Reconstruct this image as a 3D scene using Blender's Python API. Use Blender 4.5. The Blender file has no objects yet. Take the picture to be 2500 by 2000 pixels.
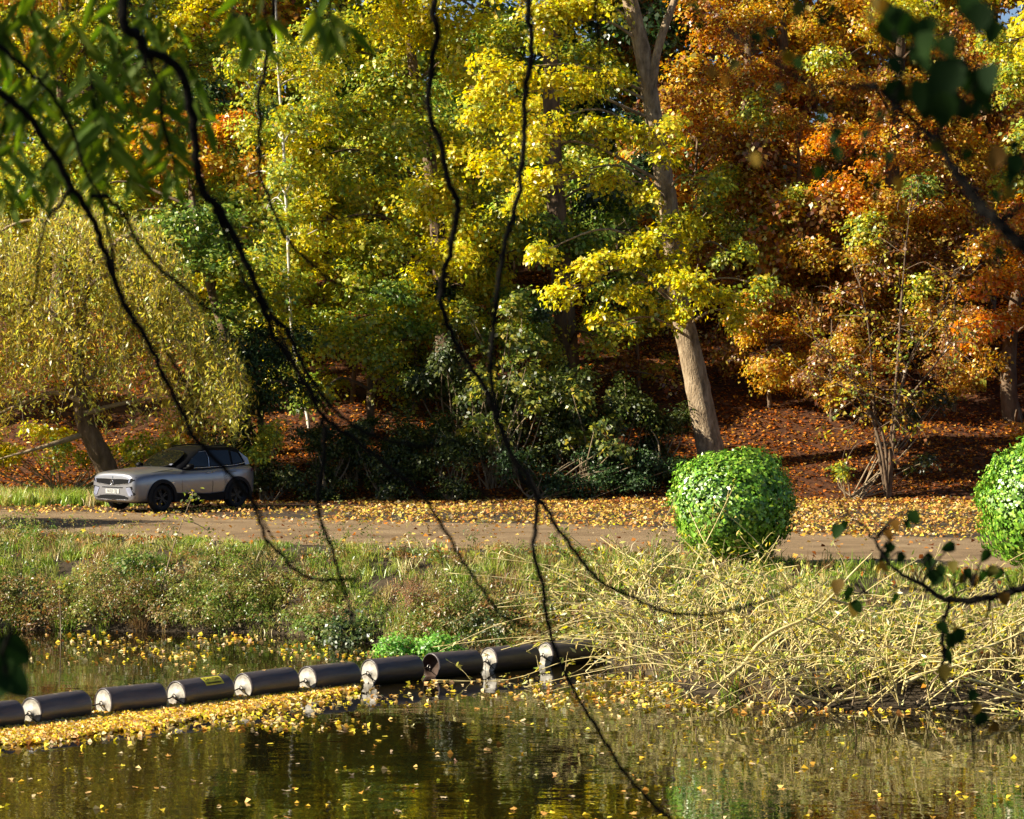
import bpy, bmesh, math, random
import numpy as np
from mathutils import Vector, Matrix

# ------------------------------------------------------------------ camera, sky, sun, exposure
rng = np.random.default_rng(11)
random.seed(11)
scene = bpy.context.scene
COL = scene.collection
W0, FPX, HZ, CAMZ = 2500.0, 6700.0, 895.0, 5.3

cam_data = bpy.data.cameras.new('camera')
cam = bpy.data.objects.new('camera', cam_data)
COL.objects.link(cam)
cam.location = (0, 0, CAMZ)
cam.rotation_euler = (math.radians(90), 0, 0)
cam_data.sensor_width = 36
cam_data.lens = 36 * FPX / W0
cam_data.shift_y = -(1000 - HZ) / W0
cam_data.clip_start = 0.2
cam_data.clip_end = 2000
cam_data.dof.use_dof = True
cam_data.dof.focus_distance = 58
cam_data.dof.aperture_fstop = 7.1
scene.camera = cam

SUN_EL = math.radians(30)
SUN_AZ = (-0.978, -0.21)                       # horizontal direction towards the sun (from the left, a little behind us)
world = bpy.data.worlds.new('World')
scene.world = world
world.use_nodes = True
wn = world.node_tree.nodes
wl = world.node_tree.links
wn.clear()
sky = wn.new('ShaderNodeTexSky')
sky.sky_type = 'NISHITA'
sky.sun_disc = False
sky.air_density = 0.6
sky.dust_density = 0.4
sky.sun_elevation = SUN_EL
sky.sun_rotation = math.atan2(SUN_AZ[0], SUN_AZ[1])
bg = wn.new('ShaderNodeBackground')
bg.inputs['Strength'].default_value = 0.05
wo = wn.new('ShaderNodeOutputWorld')
wl.new(sky.outputs[0], bg.inputs[0])
wl.new(bg.outputs[0], wo.inputs[0])

sun_data = bpy.data.lights.new('sun', 'SUN')
sun_data.energy = 5.0
sun_data.angle = math.radians(0.5)
sun_data.color = (1.0, 0.91, 0.73)
sun = bpy.data.objects.new('sun', sun_data)
COL.objects.link(sun)
sdir = Vector((SUN_AZ[0] * math.cos(SUN_EL), SUN_AZ[1] * math.cos(SUN_EL), math.sin(SUN_EL)))
sun.rotation_euler = sdir.to_track_quat('Z', 'Y').to_euler()

scene.view_settings.view_transform = 'Standard'
scene.view_settings.look = 'None'
scene.view_settings.exposure = 1.35
scene.view_settings.gamma = 1.0
scene.view_settings.use_curve_mapping = False
cy = scene.cycles
cy.max_bounces = 6
cy.use_adaptive_sampling = True
cy.adaptive_threshold = 0.025
cy.diffuse_bounces = 3
cy.glossy_bounces = 3
cy.transmission_bounces = 5
cy.transparent_max_bounces = 6
cy.caustics_reflective = False
cy.caustics_refractive = False
cy.sample_clamp_indirect = 4.0

# ------------------------------------------------------------------ helpers
def P(u, v, D):
    """a point of the place at distance D that the photograph shows at pixel (u, v)"""
    return np.array([(u - 1250) / FPX * D, D, CAMZ - (v - HZ) / FPX * D])

def interp(x, pts):
    a = np.array(pts, float)
    return np.interp(x, a[:, 0], a[:, 1])

SHORE = [(-60, 60), (-10.3, 55.3), (-4.5, 54.6), (-2.7, 52.4), (-0.4, 50.9), (1.2, 50.4), (2.2, 47.6), (3.0, 44.6), (4.7, 42.6), (7.9, 42.4), (30, 41), (80, 40)]
ROADN = [(-60, 84), (-30, 71), (-11.7, 62.9), (-3.9, 58.0), (2.1, 56.4), (6.6, 52.4), (9.3, 50.8), (30, 48), (80, 46)]
ROADF = [(-60, 91), (-30, 80), (-11.7, 72.0), (-3.9, 67.5), (2.1, 65.6), (6.6, 62.5), (9.3, 61), (30, 56), (80, 54)]
FOOT = [(-60, 96), (-30, 86), (-15, 78.5), (-5, 77), (15, 77), (60, 74), (80, 74)]

_ph = rng.uniform(0, 6.28, 24)
def bumps(x, y, s=1.0):
    z = 0
    for i in range(6):
        a = _ph[i] * 2
        k = (0.35 + 0.33 * i) * s
        z = z + np.sin(k * (x * math.cos(a) + y * math.sin(a)) + _ph[i + 6]) / (1 + i)
    return z * 0.4

def ground(x, y):
    x = np.asarray(x, float); y = np.asarray(y, float)
    ds = interp(x, SHORE); dr = interp(x, ROADN); df = interp(x, FOOT)
    d = y - ds
    t = np.clip(d / (dr - ds - 0.4), 0, 1)
    bank = 1.5 * (1 - (1 - t) ** 2.2)
    bed = np.clip(d * 0.5, -1.3, 0)
    z = np.where(d > 0, bank + 0.10 * bumps(x * 2.2, y * 2.2) * np.clip(d, 0, 1) * np.clip((1 - t) * 3, 0, 1), bed)
    h = np.clip(y - df, 0, None)
    hh = np.sqrt(h * h + 2.25) - 1.5
    hill = 21 * (1 - np.exp(-0.46 * hh / 21)) + 0.35 * bumps(x, y) * np.clip(h / 4, 0, 1)
    z = z + hill
    near = np.where(y < 0, 3.6, np.clip(3.6 - 0.155 * y, -1.4, None))
    return np.maximum(z, near)

def gz(x, y):
    return float(ground(np.array([x]), np.array([y]))[0])

def fast_mesh(name, verts, faces, tint=None, smooth=False):
    verts = np.asarray(verts, np.float32); faces = np.asarray(faces, np.int32)
    n, k = faces.shape
    me = bpy.data.meshes.new(name)
    me.vertices.add(len(verts)); me.vertices.foreach_set('co', verts.ravel())
    me.loops.add(n * k); me.loops.foreach_set('vertex_index', faces.ravel())
    me.polygons.add(n)
    me.polygons.foreach_set('loop_start', np.arange(0, n * k, k, dtype=np.int32))
    me.polygons.foreach_set('loop_total', np.full(n, k, np.int32))
    if smooth:
        me.polygons.foreach_set('use_smooth', np.ones(n, bool))
    if tint is not None:
        at = me.attributes.new('tint', 'FLOAT_COLOR', 'FACE')
        c = np.ones((n, 4), np.float32); c[:, :3] = tint
        at.data.foreach_set('color', c.ravel())
    me.update(calc_edges=True)
    return me

def obj(name, me, mat=None, parent=None, loc=None):
    o = bpy.data.objects.new(name, me)
    COL.objects.link(o)
    if mat is not None and me is not None and not me.materials:
        me.materials.append(mat)
    if parent is not None:
        o.parent = parent
    if loc is not None:
        o.location = loc
    return o

def empty(name, loc, label, cat, group=None):
    o = bpy.data.objects.new(name, None)
    COL.objects.link(o)
    o.empty_display_size = 0.2
    o.location = loc
    tag(o, label, cat, group)
    return o

def tag(o, label=None, cat=None, group=None, kind=None):
    if label: o['label'] = label
    if cat: o['category'] = cat
    if group: o['group'] = group
    if kind: o['kind'] = kind
    return o

def unit(a):
    return a / (np.linalg.norm(a, axis=-1, keepdims=True) + 1e-9)

def rvec(n):
    return unit(rng.normal(size=(n, 3)))

def catmull(pts, per=6):
    p = np.asarray(pts, float)
    if len(p) < 3:
        t = np.linspace(0, 1, per * (len(p) - 1) + 1)[:, None]
        return p[0] * (1 - t) + p[-1] * t
    q = np.vstack([2 * p[0] - p[1], p, 2 * p[-1] - p[-2]])
    out = []
    for i in range(1, len(q) - 2):
        for s in np.linspace(0, 1, per, endpoint=False):
            a, b, c, d = q[i - 1], q[i], q[i + 1], q[i + 2]
            out.append(0.5 * ((2 * b) + (c - a) * s + (2 * a - 5 * b + 4 * c - d) * s * s + (3 * b - a - 3 * c + d) * s ** 3))
    out.append(p[-1])
    return np.array(out)

class Tubes:
    """collects tapered tubes into one mesh"""
    def __init__(self):
        self.v = []; self.f = []; self.n = 0
    def add(self, pts, radii, sides=6, knob=0.0):
        pts = np.asarray(pts, float); m = len(pts)
        r = np.interp(np.linspace(0, 1, m), np.linspace(0, 1, len(radii)), radii)
        if knob:
            r = r * (1 + knob * rng.normal(size=m))
        tan = unit(np.gradient(pts, axis=0))
        ref = np.array([0.31, 0.9, 0.29]) if abs(tan[0][1]) < 0.8 else np.array([1.0, 0.1, 0.1])
        a = unit(np.cross(tan, ref)); b = np.cross(tan, a)
        th = np.linspace(0, 2 * math.pi, sides, endpoint=False)
        ring = pts[:, None, :] + r[:, None, None] * (np.cos(th)[None, :, None] * a[:, None, :] + np.sin(th)[None, :, None] * b[:, None, :])
        if knob:
            ring = ring + rng.normal(size=ring.shape) * (r * knob * 0.5)[:, None, None]
        i = np.arange(m - 1)[:, None]; j = np.arange(sides)[None, :]; k = (j + 1) % sides
        f = np.stack([i * sides + j, i * sides + k, (i + 1) * sides + k, (i + 1) * sides + j], -1).reshape(-1, 4)
        self.v.append(ring.reshape(-1, 3)); self.f.append(f + self.n); self.n += m * sides
        # end cap as a degenerate quad fan
        c = self.n - sides
        if sides >= 4:
            self.f.append(np.array([[c, c + 1, c + 2, c + 3]]))
    def mesh(self, name, origin=None):
        v = np.vstack(self.v)
        if origin is not None: v = v - np.asarray(origin)
        return fast_mesh(name, v, np.vstack(self.f), smooth=True)

def leaf_verts(C, N, T, L, Wd, fold=0.15):
    """one folded rhombic leaf (a quad) per row"""
    T = unit(T - (T * N).sum(-1, keepdims=True) * N)
    B = np.cross(N, T)
    L = np.asarray(L)[:, None]; Wd = np.asarray(Wd)[:, None]
    base = C - T * L * 0.5
    tip = C + T * L * 0.5 - N * L * fold * 0.6
    l = C + B * Wd * 0.5 + N * Wd * fold - T * L * 0.08
    r = C - B * Wd * 0.5 + N * Wd * fold - T * L * 0.08
    V = np.stack([base, r, tip, l], 1).reshape(-1, 3)
    F = np.arange(len(C) * 4).reshape(-1, 4)
    return V, F

class Leaves:
    def __init__(self):
        self.V = []; self.T = []
    def add(self, C, N, T, L, Wd, tint, fold=0.15):
        V, F = leaf_verts(C, unit(N), T, L, Wd, fold)
        self.V.append(V); self.T.append(tint)
    def count(self):
        return sum(len(t) for t in self.T)
    def mesh(self, name, origin=None):
        V = np.vstack(self.V); T = np.vstack(self.T)
        if origin is not None: V = V - np.asarray(origin)
        return fast_mesh(name, V, np.arange(len(V)).reshape(-1, 4), tint=T)

def pick(pal, n):
    cols = np.array([p[:3] for p in pal]); w = np.array([p[3] for p in pal]); w = w / w.sum()
    return cols[rng.choice(len(pal), n, p=w)]

def jitter(c, s=0.18):
    n = len(c)
    return np.clip(c * (1 + s * rng.normal(size=(n, 1))) * (1 + 0.08 * rng.normal(size=(n, 3))), 0.004, 0.9)

def sprays(lv, cen, out, R, per, L, aspect, pal, up=0.9, tint_spread=0.5):
    """flat leafy sprays: cen/out (n,3); per leaves each"""
    n = len(cen)
    nrm = unit(0.55 * out + np.array([0, 0, up]) + 0.35 * rvec(n))
    base = pick(pal, n)
    C = np.repeat(cen, per, 0); N = np.repeat(nrm, per, 0); O = np.repeat(out, per, 0)
    m = n * per
    d = rvec(m); d = unit(d - (d * N).sum(-1, keepdims=True) * N)
    rr = R * np.sqrt(rng.uniform(0.02, 1, (m, 1)))
    Rk = np.repeat(rng.uniform(0.7, 1.3, (n, 1)), per, 0)
    pos = C + d * rr * Rk + N * rng.normal(size=(m, 1)) * R * 0.22 - np.array([0, 0, 1]) * (rr ** 2) / R * 0.35
    LN = unit(N + 0.95 * rvec(m) + 0.35 * O)
    LT = unit(d + 0.5 * rvec(m) - np.array([0, 0, 0.5]))
    Ls = L * rng.uniform(0.65, 1.25, m)
    own = pick(pal, m)
    col = np.repeat(base, per, 0)
    k = (rng.uniform(size=(m, 1)) < tint_spread)
    col = np.where(k, own, col)
    lv.add(pos, LN, LT, Ls, Ls * aspect * rng.uniform(0.8, 1.15, m), jitter(col))

def lobe_leaves(lv, c, rad, n_leaf, L, aspect, pal, R=0.42, per=15, shell=0.55, sub=None, up=0.9):
    """an uneven lobe: sub-clumps on an ellipsoid, sprays round each sub-clump"""
    rad = np.asarray(rad, float)
    ns = max(3, int(n_leaf / per))
    k = sub or max(4, int(3 + rad[0] * rad[2] * 2.2))
    dirs = rvec(k)
    sc = c + dirs * rad * rng.uniform(0.35, 0.85, (k, 1))
    sr = np.minimum(rad, 1.6) * rng.uniform(0.30, 0.60, (k, 1))
    wgt = sr[:, 0] ** 2; wgt /= wgt.sum()
    idx = rng.choice(k, ns, p=wgt)
    d = rvec(ns); d[:, 2] = d[:, 2] * 0.85 + 0.12
    q = rng.uniform(0, 1, (ns, 1)) ** shell
    cen = sc[idx] + d * sr[idx] * q
    sprays(lv, cen, unit(cen - c + d * sr[idx]), R, per, L, aspect, pal, up)
    return sc

# ------------------------------------------------------------------ materials
def nodemat(name):
    m = bpy.data.materials.new(name)
    m.use_nodes = True
    nt = m.node_tree
    nt.nodes.clear()
    out = nt.nodes.new('ShaderNodeOutputMaterial')
    return m, nt, out

def leaf_mat(name, trans=0.45, gloss=0.05, rough=0.38, color=None, obj_random=None):
    m, nt, out = nodemat(name)
    N, L = nt.nodes, nt.links
    if obj_random is not None:
        info = N.new('ShaderNodeObjectInfo')
        ramp = N.new('ShaderNodeValToRGB')
        e = ramp.color_ramp.elements
        while len(e) < len(obj_random): e.new(0.5)
        for i, c in enumerate(obj_random):
            e[i].position = i / (len(obj_random) - 1)
            e[i].color = (*c, 1)
        L.new(info.outputs['Random'], ramp.inputs[0])
        base = ramp.outputs[0]
        # veins and blotches of the leaf itself
        nz = N.new('ShaderNodeTexNoise'); nz.inputs['Scale'].default_value = 30
        tc = N.new('ShaderNodeTexCoord'); L.new(tc.outputs['Object'], nz.inputs['Vector'])
        mul = N.new('ShaderNodeMixRGB'); mul.blend_type = 'MULTIPLY'; mul.inputs[0].default_value = 0.5
        L.new(base, mul.inputs[1]); L.new(nz.outputs[0], mul.inputs[2])
        g = N.new('ShaderNodeBrightContrast'); g.inputs['Bright'].default_value = 0.0
        L.new(mul.outputs[0], g.inputs[0]); src = g.outputs[0]
    elif color is not None:
        rgb = N.new('ShaderNodeRGB'); rgb.outputs[0].default_value = (*color, 1); src = rgb.outputs[0]
    else:
        at = N.new('ShaderNodeAttribute'); at.attribute_name = 'tint'; src = at.outputs['Color']
    df = N.new('ShaderNodeBsdfDiffuse'); tr = N.new('ShaderNodeBsdfTranslucent'); gl = N.new('ShaderNodeBsdfGlossy')
    gl.inputs['Roughness'].default_value = rough
    gl.inputs['Color'].default_value = (0.9, 0.9, 0.9, 1)
    hsv = N.new('ShaderNodeHueSaturation'); hsv.inputs['Saturation'].default_value = 1.03; hsv.inputs['Value'].default_value = 1.3
    L.new(src, df.inputs[0]); L.new(src, hsv.inputs['Color']); L.new(hsv.outputs[0], tr.inputs[0])
    mx = N.new('ShaderNodeMixShader'); mx.inputs[0].default_value = trans
    L.new(df.outputs[0], mx.inputs[1]); L.new(tr.outputs[0], mx.inputs[2])
    m2 = N.new('ShaderNodeMixShader'); m2.inputs[0].default_value = gloss
    L.new(mx.outputs[0], m2.inputs[1]); L.new(gl.outputs[0], m2.inputs[2])
    L.new(m2.outputs[0], out.inputs[0])
    return m

def noise_mat(name, cols, scale=4.0, rough=0.85, bump=0.3, stretch=(1, 1, 1), detail=6.0, spec=0.3, bscale=None, coord='Object', metal=0.0):
    m, nt, out = nodemat(name)
    N, L = nt.nodes, nt.links
    tc = N.new('ShaderNodeTexCoord'); mp = N.new('ShaderNodeMapping'); mp.inputs['Scale'].default_value = stretch
    L.new(tc.outputs[coord], mp.inputs[0])
    nz = N.new('ShaderNodeTexNoise'); nz.inputs['Scale'].default_value = scale; nz.inputs['Detail'].default_value = detail
    nz.inputs['Roughness'].default_value = 0.65
    L.new(mp.outputs[0], nz.inputs['Vector'])
    ramp = N.new('ShaderNodeValToRGB'); e = ramp.color_ramp.elements
    while len(e) < len(cols): e.new(0.5)
    for i, c in enumerate(cols):
        e[i].position = 0.28 + 0.44 * i / max(1, len(cols) - 1); e[i].color = (*c, 1)
    L.new(nz.outputs[0], ramp.inputs[0])
    b = N.new('ShaderNodeBsdfPrincipled'); b.inputs['Roughness'].default_value = rough
    b.inputs['Specular IOR Level'].default_value = spec; b.inputs['Metallic'].default_value = metal
    L.new(ramp.outputs[0], b.inputs['Base Color'])
    if bump:
        nb = N.new('ShaderNodeTexNoise'); nb.inputs['Scale'].default_value = bscale or scale * 3; nb.inputs['Detail'].default_value = 5
        L.new(mp.outputs[0], nb.inputs['Vector'])
        bp = N.new('ShaderNodeBump'); bp.inputs['Strength'].default_value = bump; bp.inputs['Distance'].default_value = 0.05
        L.new(nb.outputs[0], bp.inputs['Height']); L.new(bp.outputs[0], b.inputs['Normal'])
    L.new(b.outputs[0], out.inputs[0])
    return m

def plain(name, c, rough=0.5, spec=0.5, metal=0.0, coat=0.0, var=0.15, scale=8.0):
    m, nt, out = nodemat(name)
    N, L = nt.nodes, nt.links
    tc = N.new('ShaderNodeTexCoord')
    nz = N.new('ShaderNodeTexNoise'); nz.inputs['Scale'].default_value = scale; nz.inputs['Detail'].default_value = 4
    L.new(tc.outputs['Object'], nz.inputs['Vector'])
    ramp = N.new('ShaderNodeValToRGB'); e = ramp.color_ramp.elements
    e[0].position = 0.3; e[1].position = 0.7
    e[0].color = (*[x * (1 - var) for x in c], 1); e[1].color = (*[min(1, x * (1 + var)) for x in c], 1)
    L.new(nz.outputs[0], ramp.inputs[0])
    b = N.new('ShaderNodeBsdfPrincipled')
    L.new(ramp.outputs[0], b.inputs['Base Color'])
    b.inputs['Roughness'].default_value = rough; b.inputs['Specular IOR Level'].default_value = spec
    b.inputs['Metallic'].default_value = metal; b.inputs['Coat Weight'].default_value = coat
    b.inputs['Coat Roughness'].default_value = 0.06
    L.new(b.outputs[0], out.inputs[0])
    return m

M = {}
M['leaf'] = leaf_mat('autumn_foliage', 0.5, 0.05, 0.42)
M['leaf_gloss'] = leaf_mat('glossy_evergreen_foliage', 0.26, 0.03, 0.45)
M['box'] = leaf_mat('box_leaves', 0.14, 0.07, 0.36)
M['litter'] = leaf_mat('dry_fallen_leaves', 0.2, 0.008, 0.6)
M['grass'] = leaf_mat('grass_blades', 0.35, 0.04, 0.4)
M['bark'] = noise_mat('grey_brown_bark', [(0.05, 0.032, 0.02), (0.13, 0.085, 0.05), (0.20, 0.14, 0.09)], 5, 0.9, 0.6, (1, 1, 0.35))
M['bark_pale'] = noise_mat('pale_lime_bark', [(0.07, 0.048, 0.028), (0.27, 0.195, 0.12), (0.46, 0.36, 0.24)], 4.0, 0.9, 0.9, (1.6, 1.6, 0.6), detail=12, bscale=16)
M['bark_dark'] = noise_mat('dark_bark', [(0.018, 0.013, 0.009), (0.045, 0.033, 0.022)], 6, 0.9, 0.5, (1, 1, 0.4))
M['birch'] = noise_mat('birch_bark', [(0.12, 0.10, 0.08), (0.6, 0.56, 0.5), (0.72, 0.69, 0.64)], 3, 0.7, 0.2, (1, 1, 3))
M['twig_black'] = noise_mat('near_black_twig', [(0.004, 0.0035, 0.003), (0.011, 0.009, 0.007)], 30, 0.85, 0.4, spec=0.08)  # near-black matt bark of the hanging branches
M['twig_pale'] = noise_mat('straw_coloured_willow_bark', [(0.36, 0.27, 0.09), (0.60, 0.49, 0.21), (0.74, 0.64, 0.36)], 5, 0.6, 0.2)
M['twig_brown'] = noise_mat('brown_twig', [(0.16, 0.11, 0.06), (0.34, 0.26, 0.16)], 8, 0.8, 0.2)

# ------------------------------------------------------------------ ground, water, road
def grid_axis(segs):
    out = []
    for a, b, s in segs:
        out.append(np.arange(a, b, s))
    out.append([segs[-1][1]])
    return np.concatenate(out)

gx = grid_axis([(-400, -60, 20), (-60, -18, 2), (-18, 18, 0.6), (18, 60, 2), (60, 400, 20)])
gy = grid_axis([(-200, -10, 10), (-10, 30, 2), (30, 42, 1), (42, 82, 0.5), (82, 120, 1), (120, 180, 5), (180, 700, 20)])
X, Y = np.meshgrid(gx, gy)
Z = ground(X, Y)
nv = np.stack([X, Y, Z], -1).reshape(-1, 3)
nx = len(gx); ny = len(gy)
ii, jj = np.meshgrid(np.arange(nx - 1), np.arange(ny - 1))
q = (jj * nx + ii).ravel()
gf = np.stack([q, q + 1, q + nx + 1, q + nx], -1)
M['soil'] = noise_mat('leafy_woodland_soil', [(0.016, 0.006, 0.002), (0.045, 0.015, 0.004), (0.09, 0.03, 0.008), (0.14, 0.055, 0.015)], 3.5, 0.95, 0.8, detail=10, bscale=9)
nt = M['soil'].node_tree; N, L = nt.nodes, nt.links
bs = [n_ for n_ in N if n_.type == 'BSDF_PRINCIPLED'][0]; old = bs.inputs['Base Color'].links[0].from_socket
tcn = N.new('ShaderNodeTexCoord'); sx = N.new('ShaderNodeSeparateXYZ'); L.new(tcn.outputs['Object'], sx.inputs[0])
nz = N.new('ShaderNodeTexNoise'); nz.inputs['Scale'].default_value = 1.5; nz.inputs['Detail'].default_value = 8; L.new(tcn.outputs['Object'], nz.inputs['Vector'])
rp = N.new('ShaderNodeValToRGB'); e = rp.color_ramp.elements; e[0].position = 0.3; e[1].position = 0.72; e[0].color = (0.014, 0.010, 0.006, 1); e[1].color = (0.075, 0.052, 0.028, 1); L.new(nz.outputs[0], rp.inputs[0])
mr = N.new('ShaderNodeMapRange'); mr.inputs['From Min'].default_value = 70; mr.inputs['From Max'].default_value = 77; L.new(sx.outputs['Y'], mr.inputs['Value'])
mx = N.new('ShaderNodeMixRGB'); L.new(mr.outputs[0], mx.inputs[0]); L.new(rp.outputs[0], mx.inputs[1]); L.new(old, mx.inputs[2]); L.new(mx.outputs[0], bs.inputs['Base Color'])
g = obj('ground', fast_mesh('ground', nv, gf, smooth=True), M['soil'])
tag(g, 'earth banks and wooded hillside rising behind the track', None, None, 'structure')

m, nt, out = nodemat('dark_pond_water')
N, L = nt.nodes, nt.links
b = N.new('ShaderNodeBsdfPrincipled')
b.inputs['Base Color'].default_value = (0.007, 0.005, 0.0015, 1)
b.inputs['Roughness'].default_value = 0.015
b.inputs['IOR'].default_value = 1.36
b.inputs['Specular IOR Level'].default_value = 0.62
tc = N.new('ShaderNodeTexCoord')
def wave(scale, sx, sy, strength, dist, prev):
    mp = N.new('ShaderNodeMapping'); mp.inputs['Scale'].default_value = (sx, sy, 1)
    L.new(tc.outputs['Object'], mp.inputs[0])
    nz = N.new('ShaderNodeTexNoise'); nz.inputs['Scale'].default_value = scale; nz.inputs['Detail'].default_value = 2
    L.new(mp.outputs[0], nz.inputs['Vector'])
    bp = N.new('ShaderNodeBump'); bp.inputs['Strength'].default_value = strength; bp.inputs['Distance'].default_value = dist
    L.new(nz.outputs[0], bp.inputs['Height'])
    if prev: L.new(prev.outputs[0], bp.inputs['Normal'])
    return bp
w1 = wave(0.9, 0.6, 1.0, 1.0, 0.007, None)
w2 = wave(4.5, 0.7, 1.0, 1.0, 0.0013, w1)
L.new(w2.outputs[0], b.inputs['Normal'])
L.new(b.outputs[0], out.inputs[0])
M['water'] = m
wx = grid_axis([(-400, 400, 80)]); wy = grid_axis([(20, 62, 14)])
wv = np.array([[x, y, 0.0] for y in (16, 70) for x in (-400, 400)])
w = obj('pond_water', fast_mesh('pond_water', wv, [[0, 1, 3, 2]]), M['water'])
tag(w, 'still dark brown pond water mirroring the autumn wood', None, None, 'structure')

def strip(xs, lo, hi, off, n=12):
    rows = []
    for k in range(n + 1):
        t = k / n
        y = lo(xs) * (1 - t) + hi(xs) * t
        rows.append(np.stack([xs, y, ground(xs, y) + off + 0.05 * math.sin(math.pi * t)], -1))
    v = np.concatenate(rows); c = len(xs)
    i, j = np.meshgrid(np.arange(c - 1), np.arange(n)); q = (j * c + i).ravel()
    return fast_mesh('road', v, np.stack([q, q + 1, q + c + 1, q + c], -1), smooth=True)
M['road'] = noise_mat('worn_tan_asphalt', [(0.13, 0.085, 0.047), (0.235, 0.16, 0.088), (0.30, 0.215, 0.125)], 0.9, 0.95, 0.5, (0.8, 1, 1), detail=12, bscale=60, spec=0.15)
rx = np.arange(-58, 70, 0.8)
r = obj('road', strip(rx, lambda x: interp(x, ROADN) + 0.12 * np.sin(x * 1.7) + 0.07 * np.sin(x * 4.1), lambda x: interp(x, ROADF) + 0.2 * np.sin(x * 1.1), 0.012), M['road'])
tag(r, 'tan track running along the far bank of the pond', None, None, 'structure')

# ------------------------------------------------------------------ palettes (own colours of the leaves)
PY = [(0.72, 0.60, 0.02, 4), (0.66, 0.585, 0.025, 3), (0.54, 0.54, 0.04, 2), (0.38, 0.45, 0.05, 1.4), (0.74, 0.54, 0.02, 1)]
PYG = [(0.62, 0.55, 0.03, 3), (0.48, 0.48, 0.045, 3), (0.32, 0.40, 0.05, 3), (0.19, 0.29, 0.045, 2.0), (0.62, 0.44, 0.025, 0.7)]
PG = [(0.28, 0.38, 0.05, 2), (0.19, 0.31, 0.05, 2), (0.11, 0.19, 0.03, 2), (0.44, 0.48, 0.08, 1.3)]
PDK = [(0.025, 0.055, 0.015, 3), (0.045, 0.09, 0.022, 2), (0.08, 0.14, 0.035, 0.8)]
PO = [(0.60, 0.26, 0.02, 3), (0.42, 0.14, 0.012, 2.5), (0.68, 0.42, 0.03, 2.6), (0.24, 0.07, 0.010, 1.8), (0.52, 0.46, 0.05, 2)]
PO2 = [(0.72, 0.30, 0.012, 3), (0.64, 0.20, 0.010, 2), (0.74, 0.45, 0.03, 2), (0.48, 0.12, 0.008, 1)]
POY = [(0.68, 0.46, 0.03, 3), (0.60, 0.30, 0.022, 2), (0.48, 0.40, 0.05, 2), (0.46, 0.18, 0.018, 1.3)]
PBR = [(0.27, 0.105, 0.018, 3), (0.40, 0.21, 0.035, 2), (0.46, 0.36, 0.05, 1.4), (0.19, 0.055, 0.011, 1.4)]
PW = [(0.58, 0.48, 0.05, 3), (0.48, 0.42, 0.05, 3), (0.36, 0.36, 0.05, 2.5), (0.68, 0.55, 0.07, 1.8), (0.24, 0.29, 0.05, 1)]
PLIT = [(0.46, 0.15, 0.018, 3), (0.30, 0.08, 0.012, 3.2), (0.60, 0.26, 0.035, 2), (0.55, 0.32, 0.08, 0.4), (0.12, 0.035, 0.009, 3)]
PROADL = [(0.66, 0.45, 0.10, 3), (0.58, 0.33, 0.09, 3), (0.42, 0.19, 0.05, 2), (0.72, 0.53, 0.06, 1.4), (0.66, 0.50, 0.28, 1.2), (0.24, 0.10, 0.03, 1.5)]

# ------------------------------------------------------------------ trees of the wood
def tree(name, label, trunk, radii, lobes, pal, L=0.145, aspect=0.85, dens=1.0, bark='bark', limb=True, per=15, R=0.42, group='trees of the autumn wood', cat='tree', stems=None, leafmat='leaf', shell=0.55, up=0.9, twigs=4, depth=0.75):
    path = catmull([P(*t) for t in trunk], 6)
    base = path[0].copy(); base[2] = gz(base[0], base[1]) - 0.15
    path[0] = base
    root = empty(name, base, label, cat, group)
    tb = Tubes(); tb.add(path, radii, 10, 0.025)
    for st, sr in (stems or []):
        tb.add(catmull([P(*t) for t in st], 6), sr, 8, 0.02)
    obj('trunk', tb.mesh('trunk', base), M[bark], root)
    lv = Leaves(); br = Tubes(); nb = 0
    for lb in lobes:
        u, v, D, ru, rv = lb[:5]
        lp = lb[5] if len(lb) > 5 and lb[5] else pal
        ld = lb[6] if len(lb) > 6 else 1.0
        c = P(u, v, D); rad = np.array([ru, 0, rv]) / FPX * D
        rad[1] = depth * 0.5 * (rad[0] + rad[2])
        n = dens * ld * 3.0 * math.pi * rad[0] * rad[2] / (0.55 * L * L * aspect)
        sc = lobe_leaves(lv, c, rad, n, L, aspect, lp, R, per, shell, up=up)
        if limb:
            below = path[path[:, 2] < c[2] - 0.3 * rad[2]]
            cand = below if len(below) else path[:1]
            a = cand[np.argmin(np.linalg.norm(cand - c, axis=1) + 0.4 * (cand[:, 2].max() - cand[:, 2]))]
            mid = (a + c) / 2 + np.array([0, 0, 0.15 * np.linalg.norm(c - a)]) + rng.normal(size=3) * 0.15
            r0 = min(0.055, radii[-1] + 0.02)
            br.add(catmull([a, mid, c], 5), [r0, r0 * 0.3], 5, 0.05); nb += 1
            for s in sc[:twigs]:
                m2 = (c + s) / 2 + rng.normal(size=3) * 0.12
                br.add(catmull([mid * 0.3 + c * 0.7, m2, s, s + (s - c) * 0.5 + rng.normal(size=3) * 0.2], 4), [r0 * 0.3, 0.008], 4); nb += 1
    if nb:
        tag(obj('branches', br.mesh('branches', base), M[bark], root), kind='stuff')
    obj('crown', lv.mesh('crown', base), M[leafmat], root)
    return root

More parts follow.
